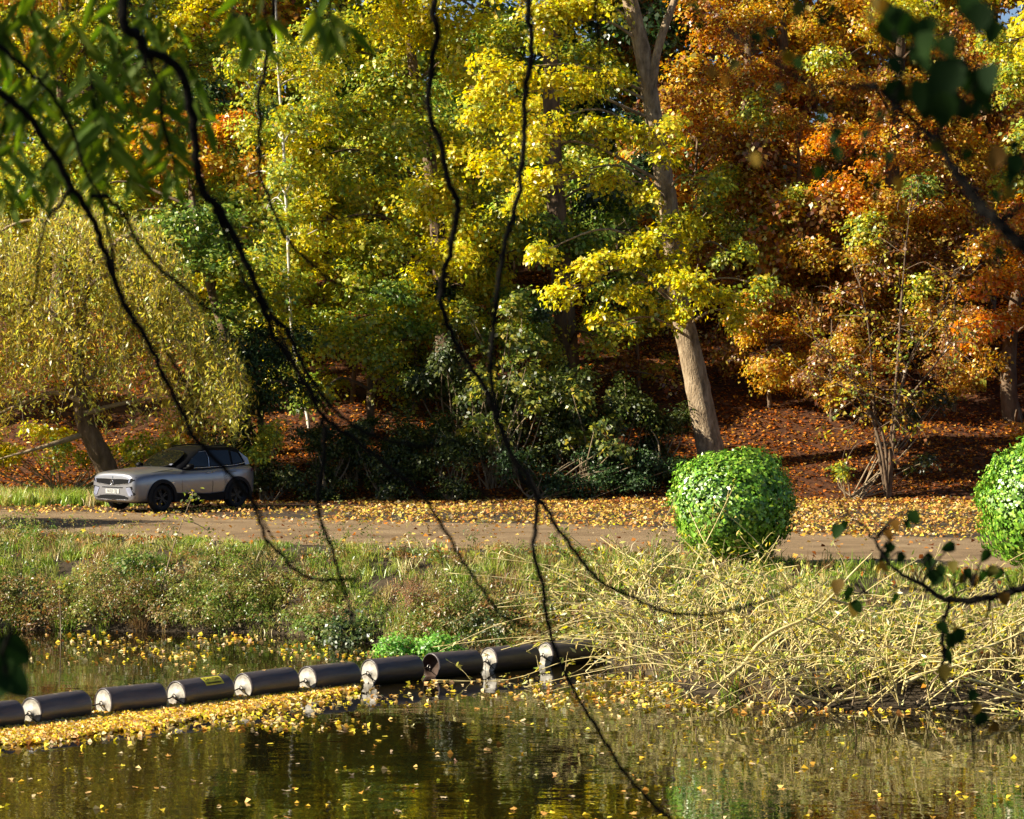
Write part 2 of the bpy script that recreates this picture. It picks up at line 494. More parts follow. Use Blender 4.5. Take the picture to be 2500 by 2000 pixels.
def scatter_lobes(u0, u1, v0, v1, D0, D1, n, r0, r1, pals, dens=1.0):
    out = []
    k = int(math.ceil(math.sqrt(n * (u1 - u0) / max(1, v1 - v0)))); rws = int(math.ceil(n / k))
    for i in range(k):
        for j in range(rws):
            u = u0 + (i + rng.uniform(0.1, 0.9)) * (u1 - u0) / k
            v = v0 + (j + rng.uniform(0.1, 0.9)) * (v1 - v0) / rws
            r = rng.uniform(r0, r1)
            out.append((u, v, rng.uniform(D0, D1), r * rng.uniform(0.9, 1.3), r * rng.uniform(0.7, 1.0), pals[rng.integers(len(pals))], dens))
    return out

# -- far trees along the top of the slope
far_spec = [
    (-250, 'yellow-green tree high on the slope at the far left edge', [PYG, PY]),
    (120, 'tall yellow-green tree high on the slope above the weeping willow', [PYG, PYG, PG]),
    (470, 'tall tree with orange patches high on the slope left of the birch', [PYG, PO, POY]),
    (830, 'tall yellow tree on the upper slope between birch and leaning trunk', [PYG, PYG, PY]),
    (1180, 'tall green-gold tree on the upper slope left of the leaning trunk', [PYG, PY, PG]),
    (1560, 'dark copper tree on the upper slope right behind the leaning trunk', [PO, PBR, PDK]),
    (1900, 'tall copper-orange tree on the upper slope at the right', [PO, PO, POY]),
    (2260, 'tall gold and copper tree on the upper slope near the right edge', [POY, PO, PY]),
    (2700, 'golden tree on the upper slope beyond the right edge', [PY, POY]),
]
far_roots = []
for u, label, pals in far_spec:
    lob = scatter_lobes(u - 230, u + 230, -330, 520, 99, 105, 15, 125, 175, pals, 0.9)
    far_roots.append(tree('woodland_tree', label, [(u, 640, 102), (u + 20, 300, 102), (u - 10, -250, 102)], [0.32, 0.24, 0.1], lob, PYG, L=0.24, per=13, R=0.55, twigs=2))

# -- mid slope, left: big yellow tree, birch, small trees
tree('yellow_sycamore_tree', 'broad yellow sycamore whose foliage fills the centre left of the wood',
     [(1088, 935, 87), (1080, 700, 87), (1050, 400, 87), (1000, 100, 87), (980, -200, 87)], [0.33, 0.28, 0.22, 0.15, 0.07],
     [(930, 30, 85, 150, 120, PY), (1080, 40, 85, 120, 120, PY), (800, 120, 86, 140, 110, PYG), (960, 190, 85, 130, 100, PYG), (830, 280, 85, 130, 90, PYG),
      (1000, 330, 84, 120, 90, PYG), (740, 400, 85, 110, 90, PY), (900, 430, 84, 130, 80, PYG), (1060, 470, 84, 110, 90, PY), (780, 540, 84, 130, 90, PY),
      (930, 600, 84, 120, 90, PYG), (1060, 640, 83, 120, 90, PY), (1010, 730, 83, 110, 80, PY), (1120, 560, 83.5, 90, 90, PY), (700, 600, 84, 100, 80, PYG), (930, 720, 83, 110, 80, PG),
      (840, 660, 84, 120, 70, PYG), (850, -180, 87, 170, 150, PYG), (1050, -200, 87, 170, 150, PY), (1150, 120, 85, 100, 100, PY), (1180, 300, 85, 90, 90, PYG)], PYG, dens=0.95)
tree('young_sycamore_tree', 'small pale yellow-green sycamore with a short trunk above the leafy slope',
     [(905, 1005, 82.5), (903, 900, 82.5), (890, 800, 82.5)], [0.13, 0.11, 0.05],
     [(830, 860, 81.5, 90, 70, PYG), (930, 880, 81.5, 80, 70, PYG), (990, 830, 82, 80, 70, PG), (870, 780, 82, 100, 70, PYG), (800, 940, 81.2, 60, 40, PYG), (960, 950, 81.5, 50, 35, PYG), (760, 800, 82, 60, 60, PYG)], PYG, L=0.135)
tree('birch_tree', 'slender birch with a thin white trunk left of centre',
     [(755, 1040, 83), (735, 930, 83), (712, 800, 83), (703, 600, 83), (692, 350, 83), (680, 180, 83), (672, -30, 83), (668, -250, 83)], [0.06, 0.055, 0.05, 0.045, 0.045, 0.04, 0.035, 0.02],
     [(610, 120, 83.5, 90, 90, PYG, .7), (760, 180, 83.5, 80, 90, PY, .7), (630, 300, 83.5, 100, 80, PYG, .7), (590, 430, 84, 80, 80, POY, .6), (760, 330, 83.6, 70, 70, PY, .7), (650, 500, 83.8, 70, 60, PYG, .6), (640, 650, 83.8, 60, 60, PYG, .5), (690, -120, 83.5, 120, 120, PYG, .8), (700, 280, 82.2, 60, 70, PYG, 1.1), (690, 430, 82.2, 70, 70, PYG, 1.1), (730, 560, 82.4, 60, 40, PY), (690, 690, 82.3, 60, 50, PYG), (735, 980, 82, 60, 40, PG), (670, 130, 82.2, 50, 60, PYG), (700, 880, 82, 60, 50, PYG)], PYG, L=0.13, bark='birch')
tree('orange_maple_tree', 'small orange-leaved tree behind the hanging willow leaves at upper left',
     [(480, 700, 90), (470, 500, 90), (460, 330, 90)], [0.16, 0.12, 0.05],
     [(470, 320, 88.5, 90, 60, PO), (560, 290, 88.5, 70, 60, PO2), (430, 420, 88, 70, 50, POY), (360, 330, 89, 80, 60, POY), (520, 400, 88.5, 60, 50, POY)], PO, L=0.165)
tree('green_field_maple_tree', 'leafy green tree standing between the weeping willow and the birch',
     [(600, 1010, 81), (560, 850, 81), (500, 650, 81), (470, 480, 81)], [0.2, 0.17, 0.12, 0.06],
     [(430, 540, 80.5, 110, 80, PG), (540, 560, 80.5, 100, 80, PG), (360, 620, 80.5, 100, 70, PG), (480, 660, 80, 120, 70, PG), (600, 640, 80, 90, 70, PYG), (560, 740, 80, 100, 70, PG), (650, 720, 80, 80, 60, PYG), (300, 520, 81, 90, 70, PYG), (210, 470, 81, 90, 60, PYG), (660, 570, 81, 70, 60, PYG)], PG, L=0.14, dens=0.95)
tree('holly_tree', 'dark green holly in deep shade above the back of the car',
     [(640, 1080, 80), (630, 950, 80), (610, 800, 80)], [0.1, 0.09, 0.04],
     [(560, 830, 79.6, 90, 80), (650, 840, 79.8, 80, 80), (520, 900, 79.5, 60, 60), (610, 920, 79.5, 80, 60), (700, 930, 80, 60, 60), (700, 830, 80.2, 60, 60)], PDK, L=0.10, leafmat='leaf_gloss', aspect=0.7)
tree('old_lime_tree', 'tree with a brown trunk glimpsed through foliage left of the leaning trunk',
     [(1395, 1050, 86), (1385, 850, 86), (1365, 600, 86), (1352, 400, 86), (1345, 200, 86), (1340, -100, 86)], [0.40, 0.36, 0.33, 0.29, 0.26, 0.2],
     [(1230, 520, 85, 110, 90, PYG), (1310, 560, 84.5, 90, 70, PG), (1420, 600, 85, 90, 70, PG), (1190, 640, 84.5, 90, 70, PYG), (1280, 740, 84, 90, 60, PG), (1450, 820, 84, 110, 60, PYG, .7), (1230, 850, 83.5, 80, 60, PG),
      (1440, 320, 86.5, 90, 80, PYG), (1420, 180, 87, 100, 90, PYG), (1480, 470, 86.5, 80, 80, PDK), (1560, 560, 86.5, 90, 70, PG), (1250, 120, 86.5, 110, 100, PYG), (1400, -180, 87, 200, 160, PYG), (1560, 680, 86, 90, 60, PG), (1530, 880, 84.5, 90, 50, PBR, .5), (1620, 920, 84, 80, 50, PBR, .4)], PYG, dens=0.85)

# -- the big leaning lime in front
tree('leaning_lime_tree', 'tall pale-barked tree leaning left behind the clipped green bush',
     [(1748, 1160, 80), (1722, 1040, 80), (1694, 900, 80), (1668, 780, 80), (1650, 660, 80), (1634, 520, 80), (1612, 380, 80), (1590, 250, 80), (1567, 120, 80), (1540, 10, 80), (1510, -120, 80)],
     [0.46, 0.39, 0.36, 0.335, 0.315, 0.295, 0.275, 0.26, 0.25, 0.235, 0.18],
     [(1460, 30, 79, 120, 90), (1330, 60, 79, 120, 100), (1230, 170, 78.5, 90, 80), (1370, 210, 78.5, 100, 70), (1480, 180, 79, 70, 60), (1180, 260, 78.5, 80, 70), (1290, 320, 78, 100, 70),
      (1460, 330, 78.5, 90, 60), (1190, 400, 78.5, 70, 60), (1380, 430, 78, 100, 60), (1510, 440, 78.5, 60, 50), (1640, 300, 78.6, 60, 45), (1560, 620, 78, 45, 60), (1460, 640, 77.6, 100, 40), (1400, 710, 77.5, 70, 40), (1500, 730, 77.6, 90, 50), (1490, 790, 77.5, 60, 35),
      (1610, 590, 78, 75, 50), (1690, 570, 78.4, 60, 45), (1650, 710, 77.6, 80, 45), (1730, 740, 77.6, 90, 50), (1810, 770, 77.8, 70, 40), (1620, 770, 77.8, 50, 40), (1840, 690, 78, 80, 40, PYG), (1790, 620, 78.4, 80, 40, PYG), (1720, 440, 78.8, 60, 40, PYG),
      (1640, 650, 78.2, 70, 45), (1640, 555, 78.2, 65, 40), (1610, 400, 78.4, 50, 30), (1600, 470, 78.4, 60, 35), (1560, 330, 78.6, 45, 35), (1690, 690, 77.4, 70, 40), (1250, 480, 78, 70, 50), (1310, 620, 77.8, 60, 45), (1400, -150, 80, 200, 120), (1600, -170, 80, 180, 120), (1230, -60, 79.5, 110, 100)], PY, L=0.14, dens=1.0, bark='bark_pale',
     stems=[([(1588, 240, 80), (1602, 140, 79.8), (1625, 60, 79.6), (1655, -20, 79.5), (1700, -160, 79.5)], [0.17, 0.13, 0.12, 0.1, 0.06])], R=0.38, per=18, depth=0.55)

# -- copper and gold trees on the right
tree('copper_beech_tree', 'copper-orange beech filling the wood just right of the leaning trunk',
     [(1800, 960, 92), (1800, 700, 92), (1820, 400, 92), (1830, 100, 92), (1830, -200, 92)], [0.34, 0.3, 0.24, 0.16, 0.08],
     [(1720, 60, 90, 110, 90, PO), (1860, 40, 90, 120, 90, POY), (1700, 190, 90, 90, 80, PO), (1800, 200, 89, 110, 80, PO), (1930, 180, 89, 110, 80, PO), (1760, 330, 89, 100, 70, PO), (1880, 330, 88.5, 110, 70, POY),
      (1990, 320, 88.5, 100, 70, PO2), (1790, 450, 88.5, 110, 60, POY), (1900, 460, 88, 110, 70, PO), (1720, 530, 88, 80, 60, PYG), (1830, 570, 88, 110, 60, PYG), (1950, 590, 88, 110, 70, PO), (1880, 690, 87.5, 110, 60, PBR), (1760, -150, 91, 170, 130, PO), (1950, -150, 91, 160, 130, POY), (1770, 640, 88, 90, 50, PBR), (1760, 430, 87.6, 70, 45, PYG), (1860, 270, 87.8, 70, 45, PYG), (1960, 480, 87, 60, 40, PYG), (1740, 820, 86.5, 100, 50, PBR, .5)], PO, L=0.13, dens=0.82, aspect=0.75)
tree('golden_beech_tree', 'gold and orange beech in the upper right of the wood',
     [(2180, 900, 90), (2170, 700, 90), (2180, 400, 90), (2200, 100, 90), (2200, -200, 90)], [0.3, 0.27, 0.22, 0.15, 0.08],
     [(2060, 60, 88, 110, 90, POY), (2200, 40, 88, 120, 90, PY), (2330, 80, 88, 110, 90, PO), (2070, 210, 87.5, 110, 80, POY), (2200, 200, 88, 110, 80, POY), (2330, 230, 87, 110, 80, PO), (2100, 350, 87, 110, 70, PO2), (2230, 350, 87, 110, 80, PO), (2360, 380, 87, 100, 80, POY),
      (2060, 470, 86.5, 110, 70, PO2), (2180, 490, 86.5, 110, 70, POY), (2300, 510, 86.5, 110, 70, PO), (2060, 610, 86, 110, 70, POY), (2180, 630, 86, 110, 60, PBR), (2300, 640, 86, 100, 70, PBR), (2100, 740, 85.5, 100, 60, PBR, .7), (2120, 560, 85.5, 80, 45, PYG), (2250, 430, 86, 70, 45, PG), (2050, 150, 86.8, 70, 45, PYG), (2280, 680, 85, 70, 40, PYG), (2240, 760, 85.5, 100, 60, POY, .6), (2100, -150, 89, 170, 130, POY), (2320, -150, 89, 170, 130, PO), (1990, 760, 86, 90, 60, PBR, .6)], POY, L=0.13, dens=0.82, aspect=0.75)
tree('orange_beech_tree', 'vivid orange beech with a dark trunk at the right edge',
     [(2478, 1050, 84), (2462, 950, 84), (2470, 800, 84.2), (2510, 600, 84.6), (2560, 400, 85)], [0.34, 0.26, 0.22, 0.15, 0.08],
     [(2430, 700, 83, 80, 60, PO2), (2500, 650, 83, 90, 70, PO2), (2380, 800, 83, 70, 50, PO2), (2470, 810, 82.6, 90, 60, PO2), (2560, 780, 83, 90, 70, PO2), (2430, 880, 82.8, 50, 30, POY), (2420, 590, 83.5, 80, 60, PO), (2520, 520, 84, 90, 70, PO2), (2500, 1060, 80.5, 50, 30, PO2), (2600, 600, 84, 110, 90, PO2), (2600, 920, 83, 110, 80, PO2)], PO2, L=0.13, dens=0.82, aspect=0.75)
tree('yellow_ash_tree', 'pale yellow-green tree reaching in at the upper right edge',
     [(2680, 1000, 82), (2670, 600, 82), (2660, 200, 82), (2640, -100, 82)], [0.3, 0.25, 0.18, 0.1],
     [(2470, 210, 81, 70, 70, PYG), (2500, 330, 81, 70, 60, PYG), (2560, 120, 81, 100, 90, PY), (2460, 100, 81.5, 60, 50, PYG), (2640, 300, 81.5, 120, 120, PYG), (2560, -100, 82, 150, 120, PYG), (2680, 520, 82, 110, 100, PYG), (2480, 440, 82, 50, 50, PYG)], PYG, L=0.135)
# off-frame neighbours to either side
tree('oak_tree', 'russet tree standing beyond the right edge of the view', [(2850, 1100, 84), (2850, 500, 84), (2840, 0, 84)], [0.35, 0.28, 0.12], scatter_lobes(2700, 3000, -200, 800, 82, 85, 12, 120, 160, [PO, POY], 0.6), PO, L=0.17)
tree('oak_tree', 'yellow-green tree standing beyond the left edge of the view', [(-330, 1080, 84), (-330, 500, 84), (-320, 0, 84)], [0.35, 0.28, 0.12], scatter_lobes(-480, -130, -200, 800, 82, 86, 12, 120, 160, [PYG, PY], 0.6), PYG, L=0.17)
tree('ash_tree', 'yellow and green tree behind the hanging willow leaves at top left', [(140, 900, 92), (150, 500, 92), (150, 0, 92)], [0.3, 0.25, 0.1],
     scatter_lobes(-60, 620, -260, 480, 89, 93, 26, 95, 135, [PYG, PYG, PG, PY, POY], 0.7), PYG, L=0.15)

def copy_tree(root, loc, rz, sc, label):
    r_ = root.copy(); COL.objects.link(r_); r_.location = loc; r_.rotation_euler = (0, 0, rz); r_.scale = (sc, sc, sc * rng.uniform(0.9, 1.1)); r_['label'] = label
    for ch in root.children:
        c = ch.copy(); COL.objects.link(c); c.parent = r_
        for g2 in ch.children:
            d = g2.copy(); COL.objects.link(d); d.parent = c
    return r_
def at_ground(u, D):
    x = (u - 1250) / FPX * D
    return (x, D, gz(x, D) - 0.15)
# second row of tall trees on the crest behind
crest = ['tall tree on the crest behind the far left edge', 'tall tree on the crest far behind the weeping willow', 'tall tree on the crest far behind the birch', 'tall tree on the crest far behind the broad yellow sycamore', 'tall tree on the crest left of the leaning trunk top',
         'tall tree on the crest just right of the leaning trunk top', 'tall tree on the crest behind the copper beech', 'tall tree on the crest behind the golden beech', 'tall tree on the crest beyond the right edge']
for k, (u, lab) in enumerate(zip((-80, 300, 650, 1000, 1360, 1720, 2080, 2440, 2800), crest)):
    copy_tree(far_roots[k], at_ground(u, 113 + 3 * (k % 2)), rng.uniform(-0.6, 0.6) + math.pi * (k % 2), 1.12, lab)
def under(label, u, D, pals, L=0.145):
    b0 = at_ground(u, D); vb = HZ + (CAMZ - b0[2]) * FPX / D
    lob = []
    for k in range(11):
        h = rng.uniform(90, 430); w_ = 150 * (1 - abs(h - 230) / 330)
        lob.append((u + rng.uniform(-1, 1) * w_, vb - h, D + rng.uniform(-1.3, 1.3), rng.uniform(70, 110), rng.uniform(50, 75), pals[k % len(pals)]))
    return tree('understorey_tree', label, [(u, vb, D), (u + 8, vb - 200, D), (u - 6, vb - 400, D)], [0.11, 0.08, 0.03], lob, pals[0], L=L, group='understorey trees on the slope', twigs=3)
protos = {'Y': under('bushy yellow understorey tree on the slope behind the young sycamore', 790, 89, [PYG, PY]),
          'G': under('bushy green understorey tree on the slope left of the leaning trunk', 1500, 90, [PG, PYG, PDK]),
          'O': under('bushy orange understorey tree on the slope right of the leaning trunk', 1860, 90, [PO, PBR, POY]),
          'R': under('bushy russet understorey tree below the golden beech', 2130, 88.5, [PBR, POY, PO])}
fills = [('Y', 640, 94, 'bushy yellow understorey tree behind the birch trunk'), ('Y', 960, 95, 'bushy yellow understorey tree high behind the broad sycamore trunk'), ('Y', 1150, 91, 'bushy yellow understorey tree right of the broad sycamore trunk'), ('Y', 1260, 97, 'bushy yellow understorey tree high behind the old lime trunk'),
         ('Y', 320, 92, 'bushy yellow understorey tree behind the right half of the weeping willow'), ('Y', 60, 94, 'bushy yellow understorey tree behind the left half of the weeping willow'), ('G', 450, 97, 'bushy green understorey tree high above the car'), ('G', 1390, 94, 'bushy green understorey tree right behind the old lime trunk'),
         ('G', 900, 100, 'bushy green understorey tree at the top of the slope left of centre'), ('G', 1090, 99, 'bushy green understorey tree at the top of the slope at centre'), ('G', 560, 88, 'bushy green understorey tree behind the holly'), ('G', 710, 100, 'bushy green understorey tree at the top of the slope by the birch'), ('Y', 180, 99, 'bushy yellow understorey tree at the top of the slope at left'),
         ('O', 1700, 92, 'bushy orange understorey tree just right of the leaning trunk'), ('O', 2010, 95, 'bushy orange understorey tree behind the leggy shrub, left side'), ('O', 2270, 96, 'bushy orange understorey tree behind the leggy shrub, right side'), ('O', 2420, 92, 'bushy orange understorey tree left of the vivid orange beech'), ('R', 2520, 97, 'bushy russet understorey tree at the right edge'),
         ('R', 1800, 98, 'bushy russet understorey tree at the top of the slope behind the copper beech'), ('R', 1950, 89, 'bushy russet understorey tree below the copper beech'), ('R', 2300, 89, 'bushy russet understorey tree right of the leggy shrub'), ('R', 2150, 100, 'bushy russet understorey tree at the top of the slope behind the golden beech'), ('G', 1610, 95, 'bushy green understorey tree behind the middle of the leaning trunk'), ('R', 1560, 101, 'bushy russet understorey tree at the top of the slope behind the leaning trunk'),
         ('O', 2640, 93, 'bushy orange understorey tree beyond the right edge'), ('Y', -120, 96, 'bushy yellow understorey tree beyond the left edge')]
for k, (t_, u, D, lab) in enumerate(fills):
    copy_tree(protos[t_], at_ground(u, D), rng.uniform(0, 6.28), rng.uniform(0.95, 1.3), lab)
low = [('Y', 700, 84.5, 0.8, 'low yellow understorey tree left of the young sycamore'), ('Y', 860, 85, 0.75, 'low yellow understorey tree just behind the young sycamore'), ('G', 1010, 84.5, 0.7, 'low green understorey tree left of the broad sycamore trunk'), ('Y', 1200, 85, 0.75, 'low yellow understorey tree left of the old lime trunk'),
       ('G', 1310, 83.5, 0.6, 'low green understorey tree beside the old lime trunk foot'), ('R', 1880, 84.5, 0.7, 'low russet understorey tree left of the leggy shrub'), ('R', 2030, 83.5, 0.6, 'low russet understorey tree close behind the leggy shrub'), ('R', 2330, 84.5, 0.65, 'low russet understorey tree below the vivid orange beech'), ('O', 2200, 86, 0.75, 'low orange understorey tree behind the top of the leggy shrub'),
       ('Y', 1560, 86, 0.7, 'low yellow understorey tree just left of the leaning trunk'), ('Y', 500, 85, 0.8, 'low yellow understorey tree behind the leafy green maple')]
for t_, u, D, sc_, lab in low:
    copy_tree(protos[t_], at_ground(u, D), rng.uniform(0, 6.28), sc_, lab)
# a tree by the track just outside the left edge; it dapples the car and the track with shade
x_, y_ = -23.0, 63.0
copy_tree(protos['Y'], (x_, y_, gz(x_, y_) - 0.1), 0.7, 1.55, 'yellow tree by the track beyond the left edge')

# -- multi-stemmed shrub on the right
def hazel():
    base = P(2170, 1195, 77.6); base[2] = gz(base[0], base[1]) - 0.05
    root = empty('hazel_shrub', base, 'leggy pale-stemmed shrub with sparse yellow leaves rising right of the clipped bush', 'shrub')
    lv = Leaves(); tb = Tubes()
    stems = [[(2165, 1190), (2150, 1090), (2110, 980), (2060, 900), (1990, 830)], [(2172, 1190), (2175, 1080), (2190, 900), (2200, 750), (2210, 620), (2220, 520)],
             [(2180, 1190), (2182, 1060), (2215, 980), (2290, 880), (2340, 800)], [(2165, 1195), (2140, 1070), (2130, 930), (2120, 800), (2090, 650)], [(2176, 1195), (2190, 1000), (2230, 860), (2300, 760), (2330, 660)],
             [(2170, 1195), (2155, 1060), (2080, 960), (1950, 900)]]
    for s in stems:
        D = 77.6
        pts = [P(u, v, D + rng.uniform(-0.4, 0.4)) for u, v in s]; pts[0] = base + rng.normal(size=3) * 0.06 * np.array([1, 1, 0])
        path = catmull(pts, 6); tb.add(path, [0.055, 0.045, 0.034, 0.022, 0.010], 7, 0.03)
        for k in range(24):
            i = rng.integers(len(path) // 3, len(path)); a = path[i]
            d = unit(rvec(1)[0] + np.array([0, 0, 0.3])); ln = rng.uniform(0.5, 1.3)
            e = a + d * ln; mid = (a + e) / 2 + rng.normal(size=3) * 0.12
            tw = catmull([a, mid, e, e + d * 0.3 - np.array([0, 0, rng.uniform(0, 0.4)])], 4); tb.add(tw, [0.014, 0.005], 4)
            for _ in range(3):
                c = tw[rng.integers(3, len(tw))]
                sprays(lv, c[None], d[None], 0.26, 6, 0.12, 0.8, POY if rng.uniform() < 0.3 else (PBR if rng.uniform() < 0.6 else PYG))
    obj('stems', tb.mesh('stems', base), M['bark'], root)
    obj('leaves', lv.mesh('leaves', base), M['leaf'], root)
hazel()

# -- weeping willow behind the car
def weeping_willow():
    base = P(282, 1200, 77.5); base[2] = gz(base[0], base[1]) - 0.1
    root = empty('weeping_willow_tree', base, 'weeping willow with olive-yellow drooping strands and a leaning trunk behind the car', 'tree', 'trees of the autumn wood')
    tb = Tubes()
    tb.add(catmull([base, P(262, 1150, 77.4), P(232, 1085, 77.2), P(205, 1020, 77.2), P(190, 900, 77.2), P(200, 760, 77.2), P(230, 640, 77.2)], 6), [0.36, 0.33, 0.29, 0.26, 0.2, 0.15, 0.06], 10, 0.04)
    br = Tubes()
    for t in [[(200, 980), (120, 960), (0, 1010), (-120, 1060)], [(200, 930), (300, 880), (420, 830), (520, 900)], [(200, 850), (120, 760), (0, 720), (-100, 760)], [(215, 700), (320, 640), (430, 700), (500, 800)],
              [(228, 640), (180, 560), (60, 540), (-60, 600)], [(205, 1010), (300, 985), (400, 970)], [(205, 1060), (110, 1090), (0, 1120)], [(228, 660), (300, 580), (360, 600), (420, 680)]]:
        br.add(catmull([P(u, v, 76.6 + rng.uniform(-0.6, 0.6)) for u, v in t], 6), [0.09, 0.06, 0.02], 6, 0.05)
    lv = Leaves()
    # strands start on the outer shell of a domed crown and hang
    Cn, Nn, Tn, Ln, tn = [], [], [], [], []
    for k in range(1500):
        u = rng.uniform(-330, 590); d = max(0, u - 200) / 400 if u > 200 else (200 - u) / 900
        top = 480 + 420 * d ** 2.0 + rng.uniform(-30, 60) + 90 * max(0, math.sin(u * 0.028))
        bot = 960 + 120 * rng.uniform() + (60 if u > 400 else 0)
        v0 = rng.uniform(top, max(top + 40, bot - 120)) if rng.uniform() < 0.75 else top
        D = 76.8 + rng.normal() * 1.3
        ln = rng.uniform(0.5, 1.9)
        a = P(u, v0, D)
        zmin = CAMZ - (bot - HZ) / FPX * D
        ln = max(0.35, min(ln, a[2] - zmin))
        dx = rng.normal(size=2) * 0.42
        n = max(4, int(ln / 0.042))
        t = np.linspace(0, 1, n)
        pts = a + np.stack([dx[0] * t + 0.05 * np.sin(t * 5 + k), dx[1] * t, -ln * t], -1)
        br.add(pts[::max(1, n // 3)], [0.007, 0.004], 3)
        Cn.append(pts + rng.normal(size=(n, 3)) * 0.11)
        Tn.append(unit(np.stack([rng.normal(size=n) * 0.7, rng.normal(size=n) * 0.7, -np.ones(n) * 0.8], -1)))
        c = pick(PW, 1)[0]
        tn.append(jitter(np.where(rng.uniform(size=(n, 1)) < 0.5, pick(PW, n), np.repeat(c[None], n, 0))))
    C = np.vstack(Cn); T = np.vstack(Tn); n = len(C)
    Ls = 0.17 * rng.uniform(0.6, 1.3, n)
    lv.add(C, rvec(n), T, Ls, Ls * 0.30, np.vstack(tn))
    obj('trunk', tb.mesh('trunk', base), M['bark'], root)
    obj('branches', br.mesh('branches', base), M['twig_brown'], root)
    obj('crown', lv.mesh('crown', base), M['leaf'], root)
weeping_willow()

# -- shrubs along the foot of the slope
def shrub(name, label, u, v, D, lobes, pal, L=0.1, aspect=0.6, mat='leaf_gloss', dens=1.0, cat='shrub', group='shrubs along the foot of the slope', R=0.28, per=14):
    base = P(u, v, D); base[2] = gz(base[0], base[1]) - 0.05
    root = empty(name, base, label, cat, group)
    lv = Leaves(); tb = Tubes()
    for lb in lobes:
        c = P(lb[0], lb[1], lb[2]); rad = np.array([lb[3], 0, lb[4]]) / FPX * lb[2]; rad[1] = (rad[0] + rad[2]) * 0.45
        n = dens * 2.6 * math.pi * rad[0] * rad[2] / (0.55 * L * L * aspect)
        lp = lb[5] if len(lb) > 5 else pal
        sc = lobe_leaves(lv, c, rad, n, L, aspect, lp, R, per, 0.6)
        for s in sc[:6]:
            a = base + np.array([rng.normal() * 0.15, rng.normal() * 0.1, 0.0])
            tb.add(catmull([a, (a * 0.5 + s * 0.5) + rng.normal(size=3) * 0.15, s], 5), [0.03, 0.008], 5)
    obj('stems', tb.mesh('stems', base), M['twig_brown'], root)
    obj('foliage', lv.mesh('foliage', base), M[mat], root)
    return root

PLA = [(0.042, 0.06, 0.009, 3), (0.075, 0.098, 0.015, 2), (0.15, 0.16, 0.03, 0.8), (0.02, 0.035, 0.008, 2)]
PSAP = [(0.24, 0.26, 0.035, 2), (0.13, 0.17, 0.025, 2.4), (0.40, 0.38, 0.05, 1.2), (0.08, 0.12, 0.025, 2), (0.55, 0.45, 0.05, 0.8)]
shrub('laurel_shrub', 'glossy laurel with yellowish top right behind the rear of the car', 650, 1210, 77.3, [(640, 1090, 77.3, 60, 60, PYG), (620, 1170, 77.0, 60, 50), (700, 1150, 77.3, 70, 60), (680, 1060, 77.6, 60, 45, PYG)], PLA)
shrub('laurel_shrub', 'dark glossy laurel second along from the rear of the car', 790, 1215, 77.4, [(770, 1120, 77.4, 80, 60), (800, 1190, 77.1, 80, 45), (840, 1080, 77.8, 70, 50), (740, 1060, 77.9, 60, 45)], PLA)
shrub('laurel_shrub', 'low dark laurel below the small sycamore trunk', 940, 1215, 77.4, [(930, 1110, 77.5, 80, 55), (950, 1180, 77.1, 90, 50), (1010, 1090, 77.8, 70, 55), (890, 1060, 77.9, 60, 40)], PLA)
shrub('laurel_shrub', 'dark laurel at the track edge below the middle of the wood', 1100, 1215, 77.4, [(1080, 1130, 77.4, 80, 60), (1110, 1190, 77.1, 90, 40), (1160, 1090, 77.7, 70, 60), (1060, 1050, 77.9, 70, 50)], PLA)
shrub('laurel_shrub', 'very dark laurel in shade left of the clipped bush', 1300, 1220, 77.6, [(1260, 1150, 77.4, 80, 55), (1350, 1160, 77.6, 80, 55), (1440, 1170, 77.8, 80, 50), (1540, 1170, 78, 80, 50), (1600, 1130, 78.3, 70, 60), (1480, 1110, 78.4, 90, 50)], PDK)
LS = [o for o in bpy.data.objects if o.name.startswith('laurel_shrub') and o.parent is None]
for k, (u, D, sc_, lab) in enumerate([(860, 79.2, 0.95, 'dark laurel just above the track below the young sycamore'), (1010, 79.3, 0.95, 'dark laurel just above the track at the left of centre'), (1120, 81, 1.35, 'dark laurel up the slope behind the centre saplings'),
        (1250, 80.2, 1.3, 'dark laurel right behind the crossing branches'), (1370, 80, 1.3, 'dark laurel below the old lime trunk'), (1490, 79.6, 1.25, 'dark laurel two steps left of the leaning trunk foot'), (1600, 79.4, 1.2, 'dark laurel at the foot of the leaning trunk'), (560, 79.2, 1.1, 'dark laurel behind the roof of the car')]):
    copy_tree(LS[1 + k % 3], at_ground(u, D), rng.uniform(0, 6.28), sc_, lab)
shrub('sycamore_sapling', 'broad-leaved green sapling growing over the laurels at mid picture', 1200, 1200, 78.6, [(1180, 960, 78.6, 80, 70), (1270, 920, 78.8, 80, 60), (1220, 1040, 78.3, 80, 60), (1140, 1050, 78.3, 60, 60), (1310, 1010, 78.5, 60, 60)], PSAP, L=0.15, aspect=0.85, mat='leaf', dens=0.7)
shrub('sycamore_sapling', 'broad-leaved green sapling left of the leaning trunk near its foot', 1430, 1200, 78.6, [(1420, 1060, 78.3, 80, 50), (1500, 1090, 78.3, 70, 40), (1400, 980, 78.8, 80, 50), (1480, 1010, 78.6, 60, 40)], PSAP, L=0.15, aspect=0.85, mat='leaf', dens=0.7)
shrub('sycamore_sapling', 'green sapling with pale leaves high on the slope behind the crossing branches', 1260, 900, 82.5, [(1260, 790, 82.3, 80, 60), (1190, 870, 82, 70, 50), (1300, 860, 82, 60, 50), (1130, 780, 82.5, 60, 60)], PSAP, L=0.15, aspect=0.85, mat='leaf', dens=0.7)
